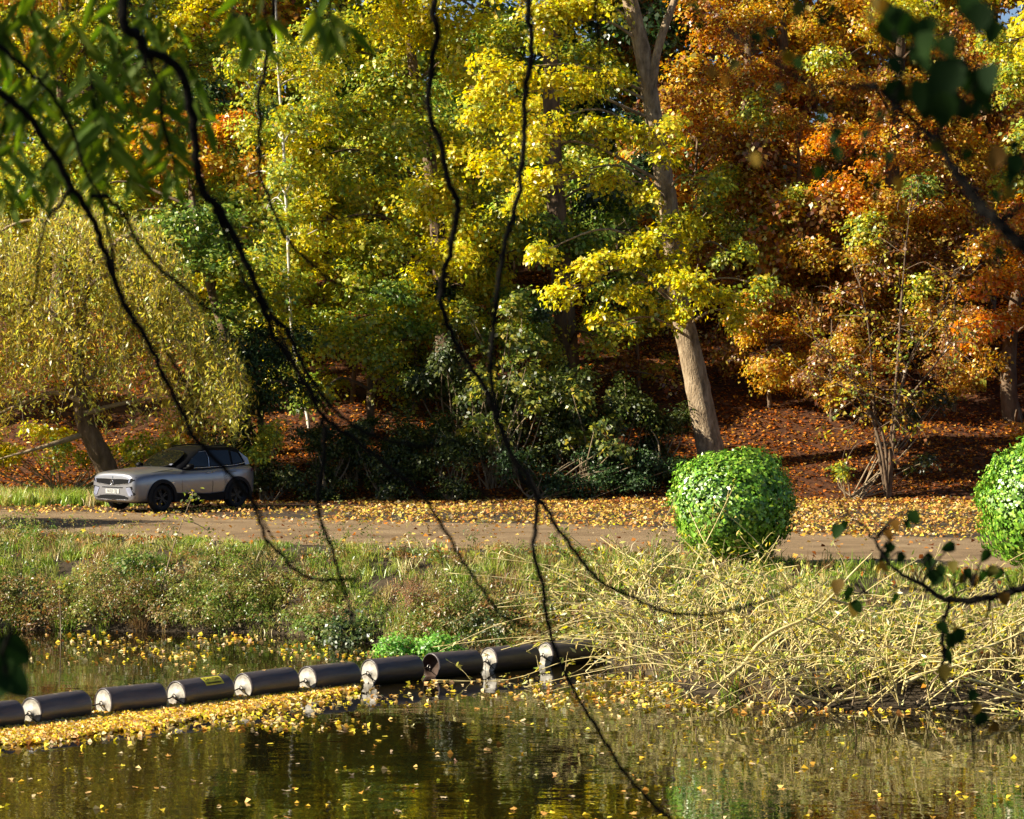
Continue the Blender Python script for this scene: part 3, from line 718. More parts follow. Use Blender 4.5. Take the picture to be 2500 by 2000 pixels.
shrub('bramble_shrub', 'bright yellow and green undergrowth at left behind the front of the car', 150, 1190, 78.6, [(60, 1120, 78.4, 90, 50, PY), (170, 1110, 78.3, 80, 50, PYG), (300, 1090, 79, 80, 50, PYG), (390, 1080, 79.2, 80, 50, PYG), (460, 1060, 79.4, 80, 40, POY), (-40, 1100, 78.6, 80, 60, PYG), (130, 1060, 79.2, 90, 40, PY), (330, 1140, 78.4, 60, 40, PY)], PYG, L=0.13, aspect=0.75, mat='leaf')
shrub('bramble_shrub', 'low bramble on the leaf-strewn slope at right below the leggy shrub', 2080, 1190, 77.6, [(2050, 1150, 77.5, 50, 25, PYG), (2260, 1130, 77.8, 60, 30, PLA), (2230, 1000, 79.5, 50, 60, PLA), (2290, 960, 80, 50, 40, PLA)], PLA, L=0.11, mat='leaf', dens=0.7)

# ------------------------------------------------------------------ leaf litter
def litter(name, label, n, xr, yr, L, pal, keep=None, mat='litter', stand=0.45, off=0.02, group=None):
    x = rng.uniform(*xr, n); y = rng.uniform(*yr, n)
    if keep is not None:
        k = rng.uniform(size=n) < keep(x, y)
        x, y = x[k], y[k]
    n = len(x)
    C = np.stack([x, y, ground(x, y) + off + rng.uniform(0, 0.03, n)], -1)
    N = unit(np.array([0, -0.1, 1.0]) + stand * rng.normal(size=(n, 3)))
    Ls = L * rng.uniform(0.6, 1.3, n)
    lv = Leaves(); lv.add(C, N, rvec(n), Ls, Ls * rng.uniform(0.6, 1.0, n), jitter(pick(pal, n)), 0.22)
    o = obj(name, lv.mesh(name), M[mat])
    tag(o, label, None, None, 'stuff')
    return o

def slope_keep(x, y):
    p = bumps(x * 1.3, y * 1.3, 1.4)
    return np.clip(0.75 + 0.9 * p, 0.15, 1)
litter('woodland_leaf_litter', 'rust-brown leaf litter covering the wooded slope', 105000, (-17, 19), (76, 97), 0.105, PLIT, slope_keep, stand=0.28)
def verge_keep(x, y):
    rf = interp(x, ROADF); d = y - rf
    dens = np.where(d > 0, 0.45 + 0.4 * np.clip(d / 4, 0, 1) + 0.25 * np.clip(bumps(x, y, 2) + 0.4, 0, 1), np.clip(1 + d / 4.5, 0, 1) ** 2 * 0.5)
    dens = np.where((x < -4.5) & (d > 0), dens * 0.5, dens)
    return np.maximum(dens * np.clip(0.7 + 0.8 * bumps(x * 0.8, y * 1.6, 2.2), 0.25, 1), 0.05)
litter('verge_leaf_litter', 'tan and yellow leaves strewn along the far side of the track', 52000, (-17, 15), (57, 77.6), 0.095, PROADL, lambda x, y: np.where(y > interp(x, ROADN) - 0.2, verge_keep(x, y), 0), off=0.03)
def bank_keep(x, y):
    d = interp(x, ROADN) - y
    return np.where((d > 0.2) & (d < 1.9), 0.9 * np.clip(0.45 + 1.2 * bumps(x, y, 3), 0, 1), 0.03) * (y > interp(x, SHORE))
litter('bank_leaf_litter', 'brown fallen leaves on the grass at the near edge of the track', 26000, (-15, 14), (43, 66), 0.12, PLIT + PROADL[1:3], bank_keep, off=0.05)

# ------------------------------------------------------------------ grass and weeds on the bank
def blades(name, label, n, xr, yr, hr, pal, keep, width=0.02, tufts=40, lean=0.35, off=0.0):
    nt_ = max(1, n // tufts)
    x = rng.uniform(*xr, nt_ * 4); y = rng.uniform(*yr, nt_ * 4)
    k = rng.uniform(size=len(x)) < keep(x, y); x, y = x[k][:nt_], y[k][:nt_]
    m = len(x)
    tl = rng.normal(size=(m, 2)) * lean * 0.6; tc = pick(pal, m); th = rng.uniform(*hr, m)
    X = np.repeat(x, tufts) + rng.normal(size=m * tufts) * 0.09; Yy = np.repeat(y, tufts) + rng.normal(size=m * tufts) * 0.09
    H = np.repeat(th, tufts) * rng.uniform(0.5, 1.15, m * tufts)
    Ln = np.repeat(tl, tufts, 0) + rng.normal(size=(m * tufts, 2)) * lean
    Z = ground(X, Yy) - 0.02 + off
    a = rng.uniform(0, 6.28, m * tufts); w = width * rng.uniform(0.6, 1.3, m * tufts)
    dx, dy = np.cos(a) * w / 2, np.sin(a) * w / 2
    b0 = np.stack([X - dx, Yy - dy, Z], -1); b1 = np.stack([X + dx, Yy + dy, Z], -1)
    mid = np.stack([X + Ln[:, 0] * H * 0.35, Yy + Ln[:, 1] * H * 0.35, Z + H * 0.6], -1)
    tip = np.stack([X + Ln[:, 0] * H, Yy + Ln[:, 1] * H, Z + H * (1 - 0.25 * np.abs(Ln).sum(1))], -1)
    dd = np.stack([dx, dy, np.zeros_like(dx)], -1) * 0.8
    V = np.stack([b0, b1, mid + dd, tip, mid - dd], 1).reshape(-1, 3)
    cnt = m * tufts; i = np.arange(cnt)[:, None] * 5
    # a quad and a triangle folded into a quad
    F = np.concatenate([i + np.array([[0, 1, 2, 4]]), i + np.array([[4, 2, 3, 3]])], 0)
    tri = F[cnt:, :3]
    col = jitter(np.repeat(tc, tufts, 0), 0.2)
    me = bpy.data.meshes.new(name)
    me.vertices.add(len(V)); me.vertices.foreach_set('co', V.astype(np.float32).ravel())
    loops = np.concatenate([F[:cnt].ravel(), tri.ravel()])
    me.loops.add(len(loops)); me.loops.foreach_set('vertex_index', loops.astype(np.int32))
    me.polygons.add(2 * cnt)
    st = np.concatenate([np.arange(cnt) * 4, cnt * 4 + np.arange(cnt) * 3]); tt = np.concatenate([np.full(cnt, 4), np.full(cnt, 3)])
    me.polygons.foreach_set('loop_start', st.astype(np.int32)); me.polygons.foreach_set('loop_total', tt.astype(np.int32))
    at = me.attributes.new('tint', 'FLOAT_COLOR', 'FACE'); c4 = np.ones((2 * cnt, 4), np.float32); c4[:, :3] = np.concatenate([col, col]); at.data.foreach_set('color', c4.ravel())
    me.update(calc_edges=True)
    o = obj(name, me, M['grass']); tag(o, label, None, None, 'stuff')
    return o
PGR = [(0.26, 0.36, 0.04, 3), (0.17, 0.27, 0.03, 2), (0.36, 0.41, 0.06, 2), (0.42, 0.38, 0.10, 1)]
PDRY = [(0.44, 0.36, 0.13, 2.4), (0.36, 0.23, 0.08, 2), (0.54, 0.45, 0.20, 1.4), (0.22, 0.13, 0.05, 1.6), (0.26, 0.29, 0.06, 2.4)]
on_bank = lambda x, y: (y > interp(x, SHORE) - 0.05) & (y < interp(x, ROADN) - 0.1)
blades('bank_grass', 'short green grass along the top of the pond bank', 36000, (-15, 14), (44, 66), (0.10, 0.24), PGR,
       lambda x, y: on_bank(x, y) * np.where(interp(x, ROADN) - y < 3.4, 0.9, 0.12) * np.clip(0.6 + bumps(x, y, 2.5), 0.1, 1), 0.02, 40)
blades('rough_grass', 'rough tan and olive grass tufts on the bank above the water', 62000, (-15, 14), (43, 66), (0.22, 0.5), PDRY + PGR[:3],
       lambda x, y: on_bank(x, y) * np.where(interp(x, ROADN) - y > 1.6, 0.9, 0.05) * np.where(x > 2.5, 0.4, 1), 0.016, 30, 0.5)
blades('verge_grass', 'pale tall grass growing on the verge left of the car', 9000, (-16, -10.2), (74.5, 78.5), (0.3, 0.6), PGR[:1] + PGR[2:] + PDRY[2:3],
       lambda x, y: 0.9 * np.ones_like(x), 0.025, 30, 0.3)
blades('lawn_grass', 'bright short grass under the clipped bushes at right', 9000, (4, 14), (46, 53), (0.06, 0.16), [(0.24, 0.36, 0.04, 3), (0.32, 0.40, 0.06, 2)],
       lambda x, y: (y > interp(x, SHORE) + 3) * (y < interp(x, ROADN) - 0.1) * 1.0, 0.02, 40)

def weeds():
    lv = Leaves()
    PWD = [(0.16, 0.24, 0.035, 3), (0.27, 0.31, 0.06, 2), (0.36, 0.30, 0.09, 2), (0.28, 0.15, 0.045, 1.6), (0.09, 0.13, 0.02, 2), (0.42, 0.32, 0.14, 1)]
    n = 2900
    x = rng.uniform(-14, 4.5, n); y = rng.uniform(44.5, 64, n)
    k = on_bank(x, y) & (interp(x, ROADN) - y > 1.5); x, y = x[k], y[k]
    n2 = 1100
    x2 = rng.uniform(-14, 2.0, n2); y2 = interp(x2, SHORE) + rng.uniform(-0.12, 1.1, n2)
    x = np.concatenate([x, x2]); y = np.concatenate([y, y2])
    for xx, yy in zip(x, y):
        pt_ = float(bumps(np.array(xx * 2.3 + 5), np.array(yy * 2.3), 1.7))
        if pt_ < -0.12 and rng.uniform() < 0.85: continue
        h = rng.uniform(0.10, 0.38) * (1.0 + 1.6 * max(0, pt_)) * (1.7 if rng.uniform() < 0.12 else 1)
        c = np.array([xx, yy, max(0.0, gz(xx, yy)) + h * 0.6])
        q_ = float(bumps(np.array(xx * 1.7), np.array(yy * 1.7), 1.6)) + rng.normal() * 0.22
        p = PWD[0] if q_ > 0.35 else (PWD[1] if q_ > 0.1 else (PWD[2] if q_ > -0.05 else (PWD[3] if q_ > -0.3 else PWD[4])))
        pal = [(*p[:3], 5), (*PWD[rng.integers(6)][:3], 1.5), (*PWD[5][:3], 0.5)]
        ns = rng.integers(4, 8)
        d = rvec(ns); d[:, 2] = np.abs(d[:, 2])
        sprays(lv, c + d * np.array([0.24, 0.24, h * 0.7]), d, 0.12, 9, rng.uniform(0.045, 0.085), 0.42, pal, up=0.3)
    o = obj('bank_weeds', lv.mesh('bank_weeds'), M['leaf'])
    tag(o, 'mixed green and withered weeds covering the pond bank', None, None, 'stuff')
weeds()

def clump(name, label, u, v, D, w, h, pal, L, n, cat='plant', group=None, mat='leaf', aspect=0.8, R=0.14, per=12):
    base = P(u, v, D); base[2] = max(gz(base[0], base[1]), 0.0) - 0.02
    root = empty(name, base, label, cat, group)
    lv = Leaves(); tb = Tubes()
    d = rvec(n); d[:, 2] = np.abs(d[:, 2])
    cen = base + d * np.array([w, w * 0.7, h]) * rng.uniform(0.45, 1, (n, 1))
    sprays(lv, cen, d, R, per, L, aspect, pal)
    for c in cen[::3]:
        tb.add(catmull([base + (c - base) * np.array([0.35, 0.35, 0]), (base * 0.4 + c * 0.6), c], 4), [0.01, 0.005], 4)
    obj('stems', tb.mesh('stems', base), M['twig_brown'], root)
    obj('leaves', lv.mesh('leaves', base), M[mat], root)
PCRESS = [(0.24, 0.50, 0.07, 3), (0.34, 0.58, 0.12, 2), (0.16, 0.36, 0.05, 2)]
clump('watercress_clump', 'vivid green frothy water plant at the left end of its pair behind the buoys', 965, 1592, 50.6, 0.5, 0.5, PCRESS, 0.065, 90)
clump('watercress_clump', 'vivid green frothy water plant, the larger one behind the buoys', 1065, 1588, 50.6, 0.62, 0.5, PCRESS, 0.065, 120)
clump('bramble_clump', 'dark green bramble overhanging the water left of the vivid green plant', 870, 1560, 52.8, 0.7, 0.65, [(0.05, 0.09, 0.03, 3), (0.10, 0.15, 0.04, 2), (0.16, 0.2, 0.06, 1)], 0.08, 90)
clump('bramble_clump', 'dark olive bramble above the right half of the buoy line', 1190, 1535, 51.6, 0.8, 0.6, [(0.08, 0.11, 0.03, 3), (0.15, 0.18, 0.05, 2), (0.24, 0.2, 0.07, 1)], 0.08, 90)
clump('nettle_clump', 'leafy green nettles on the bank left of the reddish dry plant', 780, 1480, 53.8, 0.6, 0.45, [(0.18, 0.26, 0.06, 3), (0.26, 0.3, 0.08, 2)], 0.08, 60)
clump('nettle_clump', 'leafy green nettles on the left part of the bank', 330, 1440, 57, 0.7, 0.5, [(0.16, 0.26, 0.05, 3), (0.26, 0.32, 0.08, 2)], 0.09, 70)

def dry_dock():
    base = P(1015, 1530, 52.6); base[2] = gz(base[0], base[1]) - 0.03
    root = empty('dried_dock_plant', base, 'reddish-tan dried feathery plant standing above the vivid green water plant', 'plant')
    tb = Tubes(); lv = Leaves()
    for k in range(110):
        d = np.array([rng.normal() * 0.3, rng.normal() * 0.22, 1.0]); ln = rng.uniform(0.45, 0.95)
        a = base + np.array([rng.normal() * 0.12, rng.normal() * 0.1, 0])
        e = a + unit(d) * ln
        tb.add(catmull([a, (a + e) / 2 + rng.normal(size=3) * 0.03, e], 3), [0.006, 0.003], 3)
        sprays(lv, np.linspace(a * 0.4 + e * 0.6, e, 4), np.repeat(unit(d)[None], 4, 0), 0.07, 7, 0.03, 0.7, [(0.42, 0.22, 0.10, 3), (0.5, 0.3, 0.16, 2), (0.32, 0.15, 0.06, 1)])
    obj('stems', tb.mesh('stems', base), M['twig_brown'], root); obj('seed_heads', lv.mesh('seed_heads', base), M['leaf'], root)
dry_dock()

def sapling(label, base_uvD, pts, leaves_at, L=0.11):
    base = P(*base_uvD); base[2] = gz(base[0], base[1]) - 0.03
    root = empty('willow_sapling', base, label, 'sapling')
    tb = Tubes()
    main = catmull([base] + [P(u, v, base_uvD[2]) for u, v in pts], 6); tb.add(main, [0.02, 0.012, 0.006], 5)
    lv = Leaves()
    for u, v in leaves_at:
        c = P(u, v, base_uvD[2] + rng.normal() * 0.1)
        a = main[np.argmin(np.linalg.norm(main - c, axis=1))]
        tb.add(catmull([a, (a + c) / 2 + np.array([0, 0, 0.04]), c], 4), [0.008, 0.004], 4)
        n = 5
        lv.add(c + rng.normal(size=(n, 3)) * 0.07, rvec(n), rvec(n) - np.array([0, 0, 0.4]), np.full(n, L), np.full(n, L * 0.5), jitter(pick(PSAP + PYG[:2], n)))
    obj('stem', tb.mesh('stem', base), M['twig_brown'], root); obj('leaves', lv.mesh('leaves', base), M['leaf'], root)
sapling('spindly green-leaved sapling on the bank in front of the car', (385, 1560, 55.7), [(390, 1450), (425, 1330), (450, 1260), (470, 1210)],
        [(470, 1200), (490, 1215), (450, 1225), (480, 1240), (420, 1262), (400, 1275), (455, 1268), (405, 1300), (500, 1290), (515, 1300), (440, 1310), (375, 1330), (410, 1345), (385, 1400), (460, 1205)])
sapling('thin bare-stemmed willow wand rising from the water at left', (150, 1590, 53.6), [(148, 1520), (145, 1425)], [(145, 1430)])

# ------------------------------------------------------------------ clipped round bushes
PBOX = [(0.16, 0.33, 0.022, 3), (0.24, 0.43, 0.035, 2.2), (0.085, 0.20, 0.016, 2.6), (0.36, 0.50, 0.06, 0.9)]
def box_ball(label, u, v, D, rx, rz):
    base = P(u, v, D); base[2] = gz(base[0], base[1]) - 0.03
    root = empty('clipped_bush', base, label, 'bush', 'clipped round bushes beside the track')
    c = base + np.array([0, 0, rz])
    n = 13000
    d = rvec(n)
    prof = 1 + 0.07 * np.sin(d[:, 0] * 4 + u) * np.cos(d[:, 2] * 3 + 1) + 0.04 * np.sin(d[:, 0] * 9 + d[:, 1] * 11 + u) + 0.035 * np.sin(d[:, 2] * 12 + d[:, 0] * 7)
    sq = (np.abs(d) ** 2.7).sum(1) ** (-1 / 2.7)
    prof = prof * (0.5 + 0.5 * sq / 1.06)
    flat = np.where(d[:, 2] < -0.3, 1 - 0.10 * (-0.3 - d[:, 2]), 1.0)
    rr = (prof * flat * rng.uniform(0.86, 1.03, n) * (1 - 0.07 * (np.sin(d[:, 0] * 15 + 3) * np.sin(d[:, 2] * 14 + d[:, 1] * 9) > 0.45)))[:, None]
    C = c + d * rr * np.array([rx, rx, rz])
    C[:, 2] = np.maximum(C[:, 2], base[2] + 0.06)
    lv = Leaves()
    Ls = 0.088 * rng.uniform(0.55, 1.4, n)
    lv.add(C, unit(d + 0.34 * rvec(n)), unit(rvec(n) + np.array([0, 0, 0.5]) + 0.5 * d), Ls, Ls * 0.62, jitter(pick(PBOX, n), 0.22))
    # shoots that stick out of the clipped outline
    m2 = 420; d2 = rvec(m2); d2[:, 2] = np.abs(d2[:, 2]) * 0.9
    for k in range(4):
        Ls = np.full(m2, 0.075)
        lv.add(c + d2 * np.array([rx, rx, rz]) * (0.99 + 0.03 * k * rng.uniform(0.3, 1.2, (m2, 1))) + rng.normal(size=(m2, 3)) * 0.025, rvec(m2), unit(d2 + 0.8 * rvec(m2)), Ls, Ls * 0.55, jitter(pick(PBOX[1:], m2)))
    # dark woody core: inner leaves
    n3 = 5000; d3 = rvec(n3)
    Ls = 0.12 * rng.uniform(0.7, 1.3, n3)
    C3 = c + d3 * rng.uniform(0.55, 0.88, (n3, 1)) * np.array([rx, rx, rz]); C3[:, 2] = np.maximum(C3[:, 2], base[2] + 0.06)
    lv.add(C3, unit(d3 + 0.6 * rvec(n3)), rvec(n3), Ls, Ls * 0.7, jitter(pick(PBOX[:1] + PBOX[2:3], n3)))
    tb = Tubes()
    for k in range(14):
        e = c + rvec(1)[0] * np.array([rx, rx, rz]) * 0.75; e[2] = max(e[2], base[2] + 0.4)
        tb.add(catmull([base + rng.normal(size=3) * 0.05 * np.array([1, 1, 0]), (base + e) / 2 + rng.normal(size=3) * 0.1, e], 4), [0.05, 0.012], 5)
    obj('stems', tb.mesh('stems', base), M['bark_dark'], root)
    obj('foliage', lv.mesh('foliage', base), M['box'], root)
box_ball('round clipped green bush beside the track, below the leaning trunk', 1787, 1395, 52, 1.18, 1.17)
box_ball('bright clipped green bush cut off by the right edge of the picture', 2580, 1425, 49.5, 1.42, 1.33)

# ------------------------------------------------------------------ willow scrub on the right bank
PSC = [(0.60, 0.54, 0.12, 3), (0.46, 0.47, 0.10, 2.5), (0.70, 0.60, 0.24, 1.8), (0.74, 0.58, 0.03, 1.5), (0.28, 0.34, 0.06, 1.5)]
def willow_scrub(label, u0, u1, n, hmax, lean):
    us = rng.uniform(u0, u1, n)
    x0 = (0.5 * (u0 + u1) - 1250) / FPX * 45; y0 = float(interp(x0, SHORE)) + 0.9
    base = np.array([x0, y0, gz(x0, y0)])
    root = empty('willow_scrub', base, label, 'shrub', 'willow scrub along the right bank')
    tb = Tubes(); tb_pale = tb; tb_old = Tubes(); Cn, Tn, cn = [], [], []
    for u in us:
        tb = tb_pale if rng.uniform() < 0.85 else tb_old
        x = (u - 1250) / FPX * 45; y = float(interp(x, SHORE)) + rng.uniform(-0.15, 3.2)
        a = np.array([x, y, max(0, gz(x, y)) - 0.03])
        ln = rng.uniform(0.5, 1.15) * hmax
        dirn = unit(np.array([rng.normal() * 0.75 + lean, rng.normal() * 0.5 - 0.15, rng.uniform(0.35, 1.8)]))
        bend = np.array([dirn[0] * 0.6 + rng.normal() * 0.3, -0.15, -rng.uniform(0.1, 1.1)])
        t = np.linspace(0, 1, 9)[:, None]
        path = a + dirn * ln * t + bend * ln * 0.7 * t ** 2 + 0.03 * np.cumsum(rng.normal(size=(9, 3)), 0)
        path[:, 2] = np.maximum(path[:, 2], 0.02)
        tb.add(catmull(path[::2], 4), [rng.uniform(0.008, 0.02), 0.005], 5)
        for s in range(rng.integers(1, 4)):
            i = rng.integers(2, 8); b2 = path[i]; d2 = unit(dirn + 0.8 * rvec(1)[0]); l2 = rng.uniform(0.25, 0.7)
            p2 = b2 + d2 * l2 * np.linspace(0, 1, 5)[:, None] - np.array([0, 0, 0.3]) * l2 * np.linspace(0, 1, 5)[:, None] ** 2
            p2[:, 2] = np.maximum(p2[:, 2], 0.02)
            tb.add(p2, [0.005, 0.003], 3)
            m = rng.integers(2, 8); k = rng.integers(1, 5, m)
            Cn.append(p2[k] + rng.normal(size=(m, 3)) * 0.04); Tn.append(unit(d2 + 0.5 * rvec(m) - np.array([0, 0, 0.6]))); cn.append(jitter(pick(PSC, m)))
        m = rng.integers(4, 12); k = rng.integers(3, 9, m)
        Cn.append(path[k] + rng.normal(size=(m, 3)) * 0.05); Tn.append(unit(dirn + 0.6 * rvec(m) - np.array([0, 0, 0.6]))); cn.append(jitter(pick(PSC, m)))
    C = np.vstack(Cn); n = len(C); lv = Leaves(); Ls = 0.125 * rng.uniform(0.6, 1.3, n)
    lv.add(C, rvec(n), np.vstack(Tn), Ls, Ls * 0.30, np.vstack(cn))
    tag(obj('stems', tb_pale.mesh('stems', base), M['twig_pale'], root), kind='stuff')
    tag(obj('old_stems', tb_old.mesh('old_stems', base), M['twig_brown'], root), kind='stuff')
    obj('leaves', lv.mesh('leaves', base), M['leaf'], root)
willow_scrub('straw-coloured willow scrub arching over the last buoys', 1490, 1640, 48, 2.2, -0.35)
willow_scrub('tall tangle of pale willow stems in front of the clipped bush', 1600, 1860, 95, 3.0, -0.1)
willow_scrub('pale willow tangle around the fallen branch right of the clipped bush', 1840, 2100, 92, 2.7, 0.1)
willow_scrub('leafy pale willow scrub left of the right-hand clipped bush', 2080, 2320, 75, 2.3, 0.15)
willow_scrub('pale willow scrub along the bank at the right edge', 2300, 2620, 80, 2.1, 0.15)

def pale_branch(label, paths, D):
    base = P(*paths[0][0][0], D); base[2] = max(gz(base[0], base[1]), 0) - 0.02
    root = empty('fallen_willow_branch', base, label, 'branch')
    tb = Tubes()
    for pts, rad in paths:
        q_ = [P(u, v, D + 0.12 * i) for i, (u, v) in enumerate(pts)]
        tb.add(catmull(q_, 6), rad, 7, 0.04)
    obj('limb', tb.mesh('limb', base), M['twig_pale'], root)
pale_branch('thick pale fallen branch arching up out of the scrub', [([(1775, 1655), (1815, 1622), (1850, 1575), (1900, 1540), (1965, 1510), (2025, 1462), (2080, 1400), (2130, 1350)], [0.036, 0.034, 0.032, 0.028, 0.025, 0.021, 0.016, 0.010]),
                                                                     ([(2025, 1462), (2060, 1472), (2100, 1482), (2150, 1478)], [0.022, 0.012]), ([(1965, 1510), (2010, 1530), (2060, 1560), (2120, 1600)], [0.018, 0.008]),
                                                                     ([(1850, 1620), (1950, 1605), (2050, 1585), (2120, 1570)], [0.02, 0.009])], 42.8)
pale_branch('pale bowed branch dipping to the water below the scrub', [([(1880, 1655), (1920, 1685), (1975, 1703), (2030, 1712), (2080, 1705), (2190, 1690)], [0.02, 0.026, 0.026, 0.022, 0.014])], 42.3)
pale_branch('long straight pale branch slanting up at the right edge', [([(2210, 1668), (2300, 1625), (2380, 1590), (2460, 1560), (2540, 1520)], [0.03, 0.028, 0.022, 0.014])], 42.2)
pale_branch('low pale branch lying on the mud at the right edge', [([(2330, 1650), (2420, 1672), (2500, 1698), (2580, 1702)], [0.026, 0.026, 0.02])], 42.2)
pale_branch('single pale twig slanting down into the water left of the scrub', [([(1480, 1595), (1430, 1640), (1395, 1682)], [0.014, 0.009])], 47.6)

# ------------------------------------------------------------------ buoys of the floating boom
def lathe_x(profile, sides=36):
    """profile: (x, r) points, turned about the X axis"""
    pr = np.array(profile, float); m = len(pr)
    th = np.linspace(0, 2 * math.pi, sides, endpoint=False)
    v = np.stack([np.repeat(pr[:, 0], sides), (pr[:, 1][:, None] * np.cos(th)).ravel(), (pr[:, 1][:, None] * np.sin(th)).ravel()], -1)
    i = np.arange(m - 1)[:, None]; j = np.arange(sides)[None]; k = (j + 1) % sides
    f = np.stack([i * sides + j, i * sides + k, (i + 1) * sides + k, (i + 1) * sides + j], -1).reshape(-1, 4)
    return fast_mesh('lathe', v, f, smooth=True)

BR, BL = 0.235, 1.06
M['buoy'] = noise_mat('weathered_grey_brown_plastic', [(0.045, 0.036, 0.036), (0.075, 0.062, 0.062), (0.12, 0.10, 0.095)], 2.6, 0.36, 0.12, (0.5, 2.5, 2.5), spec=0.5)
M['buoy_end'] = noise_mat('scuffed_pale_plastic', [(0.16, 0.14, 0.11), (0.34, 0.31, 0.26), (0.44, 0.42, 0.37)], 9.0, 0.5, 0.12, (1, 1, 1), spec=0.5)
M['buoy_hollow'] = noise_mat('dark_brown_hollow', [(0.03, 0.018, 0.012), (0.08, 0.045, 0.03)], 6, 0.8, 0.2)  # dished end in a darker brown than the other caps
M['steel'] = plain('galvanised_steel', (0.35, 0.33, 0.30), 0.45, 0.5, 0.8)
M['sticker'] = plain('yellow_sticker', (0.62, 0.55, 0.04), 0.5, 0.4)
M['ink'] = plain('black_print', (0.012, 0.012, 0.010), 0.6, 0.3)

nt = M['buoy'].node_tree; N, L = nt.nodes, nt.links
bs = [n_ for n_ in N if n_.type == 'BSDF_PRINCIPLED'][0]; old = bs.inputs['Base Color'].links[0].from_socket
tcn = N.new('ShaderNodeTexCoord'); sx = N.new('ShaderNodeSeparateXYZ'); L.new(tcn.outputs['Object'], sx.inputs[0])
nz = N.new('ShaderNodeTexNoise'); nz.inputs['Scale'].default_value = 9; nz.inputs['Detail'].default_value = 5; L.new(tcn.outputs['Object'], nz.inputs['Vector'])
ad = N.new('ShaderNodeMath'); ad.operation = 'MULTIPLY_ADD'; ad.inputs[1].default_value = 0.16; L.new(nz.outputs[0], ad.inputs[0]); L.new(sx.outputs['Z'], ad.inputs[2])
mr = N.new('ShaderNodeMapRange'); mr.inputs['From Min'].default_value = 0.02; mr.inputs['From Max'].default_value = -0.06; L.new(ad.outputs[0], mr.inputs['Value'])
mxn = N.new('ShaderNodeMixRGB'); mxn.inputs[2].default_value = (0.045, 0.040, 0.016, 1); L.new(mr.outputs[0], mxn.inputs[0]); L.new(old, mxn.inputs[1])
mr2 = N.new('ShaderNodeMapRange'); mr2.inputs['From Min'].default_value = 0.315; mr2.inputs['From Max'].default_value = 0.36; L.new(ad.outputs[0], mr2.inputs['Value'])
mx2 = N.new('ShaderNodeMixRGB'); mx2.inputs[2].default_value = (0.24, 0.20, 0.14, 1); L.new(mr2.outputs[0], mx2.inputs[0]); L.new(mxn.outputs[0], mx2.inputs[1])
L.new(mx2.outputs[0], bs.inputs['Base Color'])
body_me = lathe_x([(0.022, BR - 0.012), (0.006, BR - 0.02), (0.0, BR - 0.028), (0.004, BR - 0.012), (0.016, BR - 0.003), (0.035, BR), (0.3, BR), (0.5, BR * 1.004), (0.8, BR), (BL - 0.06, BR), (BL - 0.03, BR - 0.006), (BL - 0.008, BR - 0.022), (BL, BR - 0.05)])
cap_me = lathe_x([(0.004, BR - 0.016), (0.010, BR - 0.03), (0.012, BR * 0.55), (0.006, BR * 0.5), (0.004, 0.05), (-0.018, 0.045), (-0.02, 0.001)])
rear_me = lathe_x([(BL, BR - 0.05), (BL + 0.004, BR * 0.6), (BL, 0.001)])
dish_me = lathe_x([(0.004, BR - 0.016), (0.008, BR - 0.035), (0.05, BR - 0.05), (0.13, BR - 0.07), (0.17, 0.08), (0.18, 0.001)])
for me_, mt in ((body_me, 'buoy'), (cap_me, 'buoy_end'), (rear_me, 'buoy_end'), (dish_me, 'buoy_hollow')):
    me_.materials.append(M[mt])
def torus_mesh(R, r, n=14, k=6):
    v = []; f = []
    for i in range(n):
        a = 2 * math.pi * i / n
        for j in range(k):
            b_ = 2 * math.pi * j / k
            v.append(((R + r * math.cos(b_)) * math.cos(a), r * math.sin(b_), (R + r * math.cos(b_)) * math.sin(a)))
            f.append((i * k + j, ((i + 1) % n) * k + j, ((i + 1) % n) * k + (j + 1) % k, i * k + (j + 1) % k))
    return fast_mesh('ring', v, f, smooth=True)
ring_me = torus_mesh(0.032, 0.009); ring_me.materials.append(M['steel'])

buoy_uv = [(-103, 1722), (75, 1702), (251, 1679), (429, 1662), (592, 1643), (749, 1626), (901, 1609), (1051, 1594), (1192, 1580), (1330, 1567), (1462, 1556), (1590, 1546)]
ZT = 0.41
bpos = []
for u, v in buoy_uv:
    D = FPX * (CAMZ - ZT) / (v - HZ)
    bpos.append(np.array([(u - 1250) / FPX * D, D, ZT - BR]))
buoy_labels = ['grey float of the boom cut off by the left edge of the picture', 'grey cylindrical float second from the left edge', 'grey cylindrical float just left of the one with the DANGER sticker',
               'grey cylindrical float with a yellow DANGER sticker', 'grey cylindrical float just right of the one with the DANGER sticker', 'grey cylindrical float at the right tip of the floating leaf mat',
               'grey cylindrical float whose pale end mirrors fully in the water, left of the hollow-ended one', 'grey float with a dark hollowed end', 'grey float just right of the hollow-ended one',
               'last clearly seen grey float, half behind the scrub twigs', 'dark float almost hidden in the willow scrub']
def text_mesh(txt, size):
    cu = bpy.data.curves.new('txt', 'FONT'); cu.body = txt; cu.size = size; cu.align_x = 'CENTER'; cu.align_y = 'CENTER'; cu.offset = size * 0.012; cu.resolution_u = 2
    o = bpy.data.objects.new('txt', cu); COL.objects.link(o)
    dg = bpy.context.evaluated_depsgraph_get()
    me = bpy.data.meshes.new_from_object(o.evaluated_get(dg))
    bpy.data.objects.remove(o); bpy.data.curves.remove(cu)
    me.materials.clear()
    return me

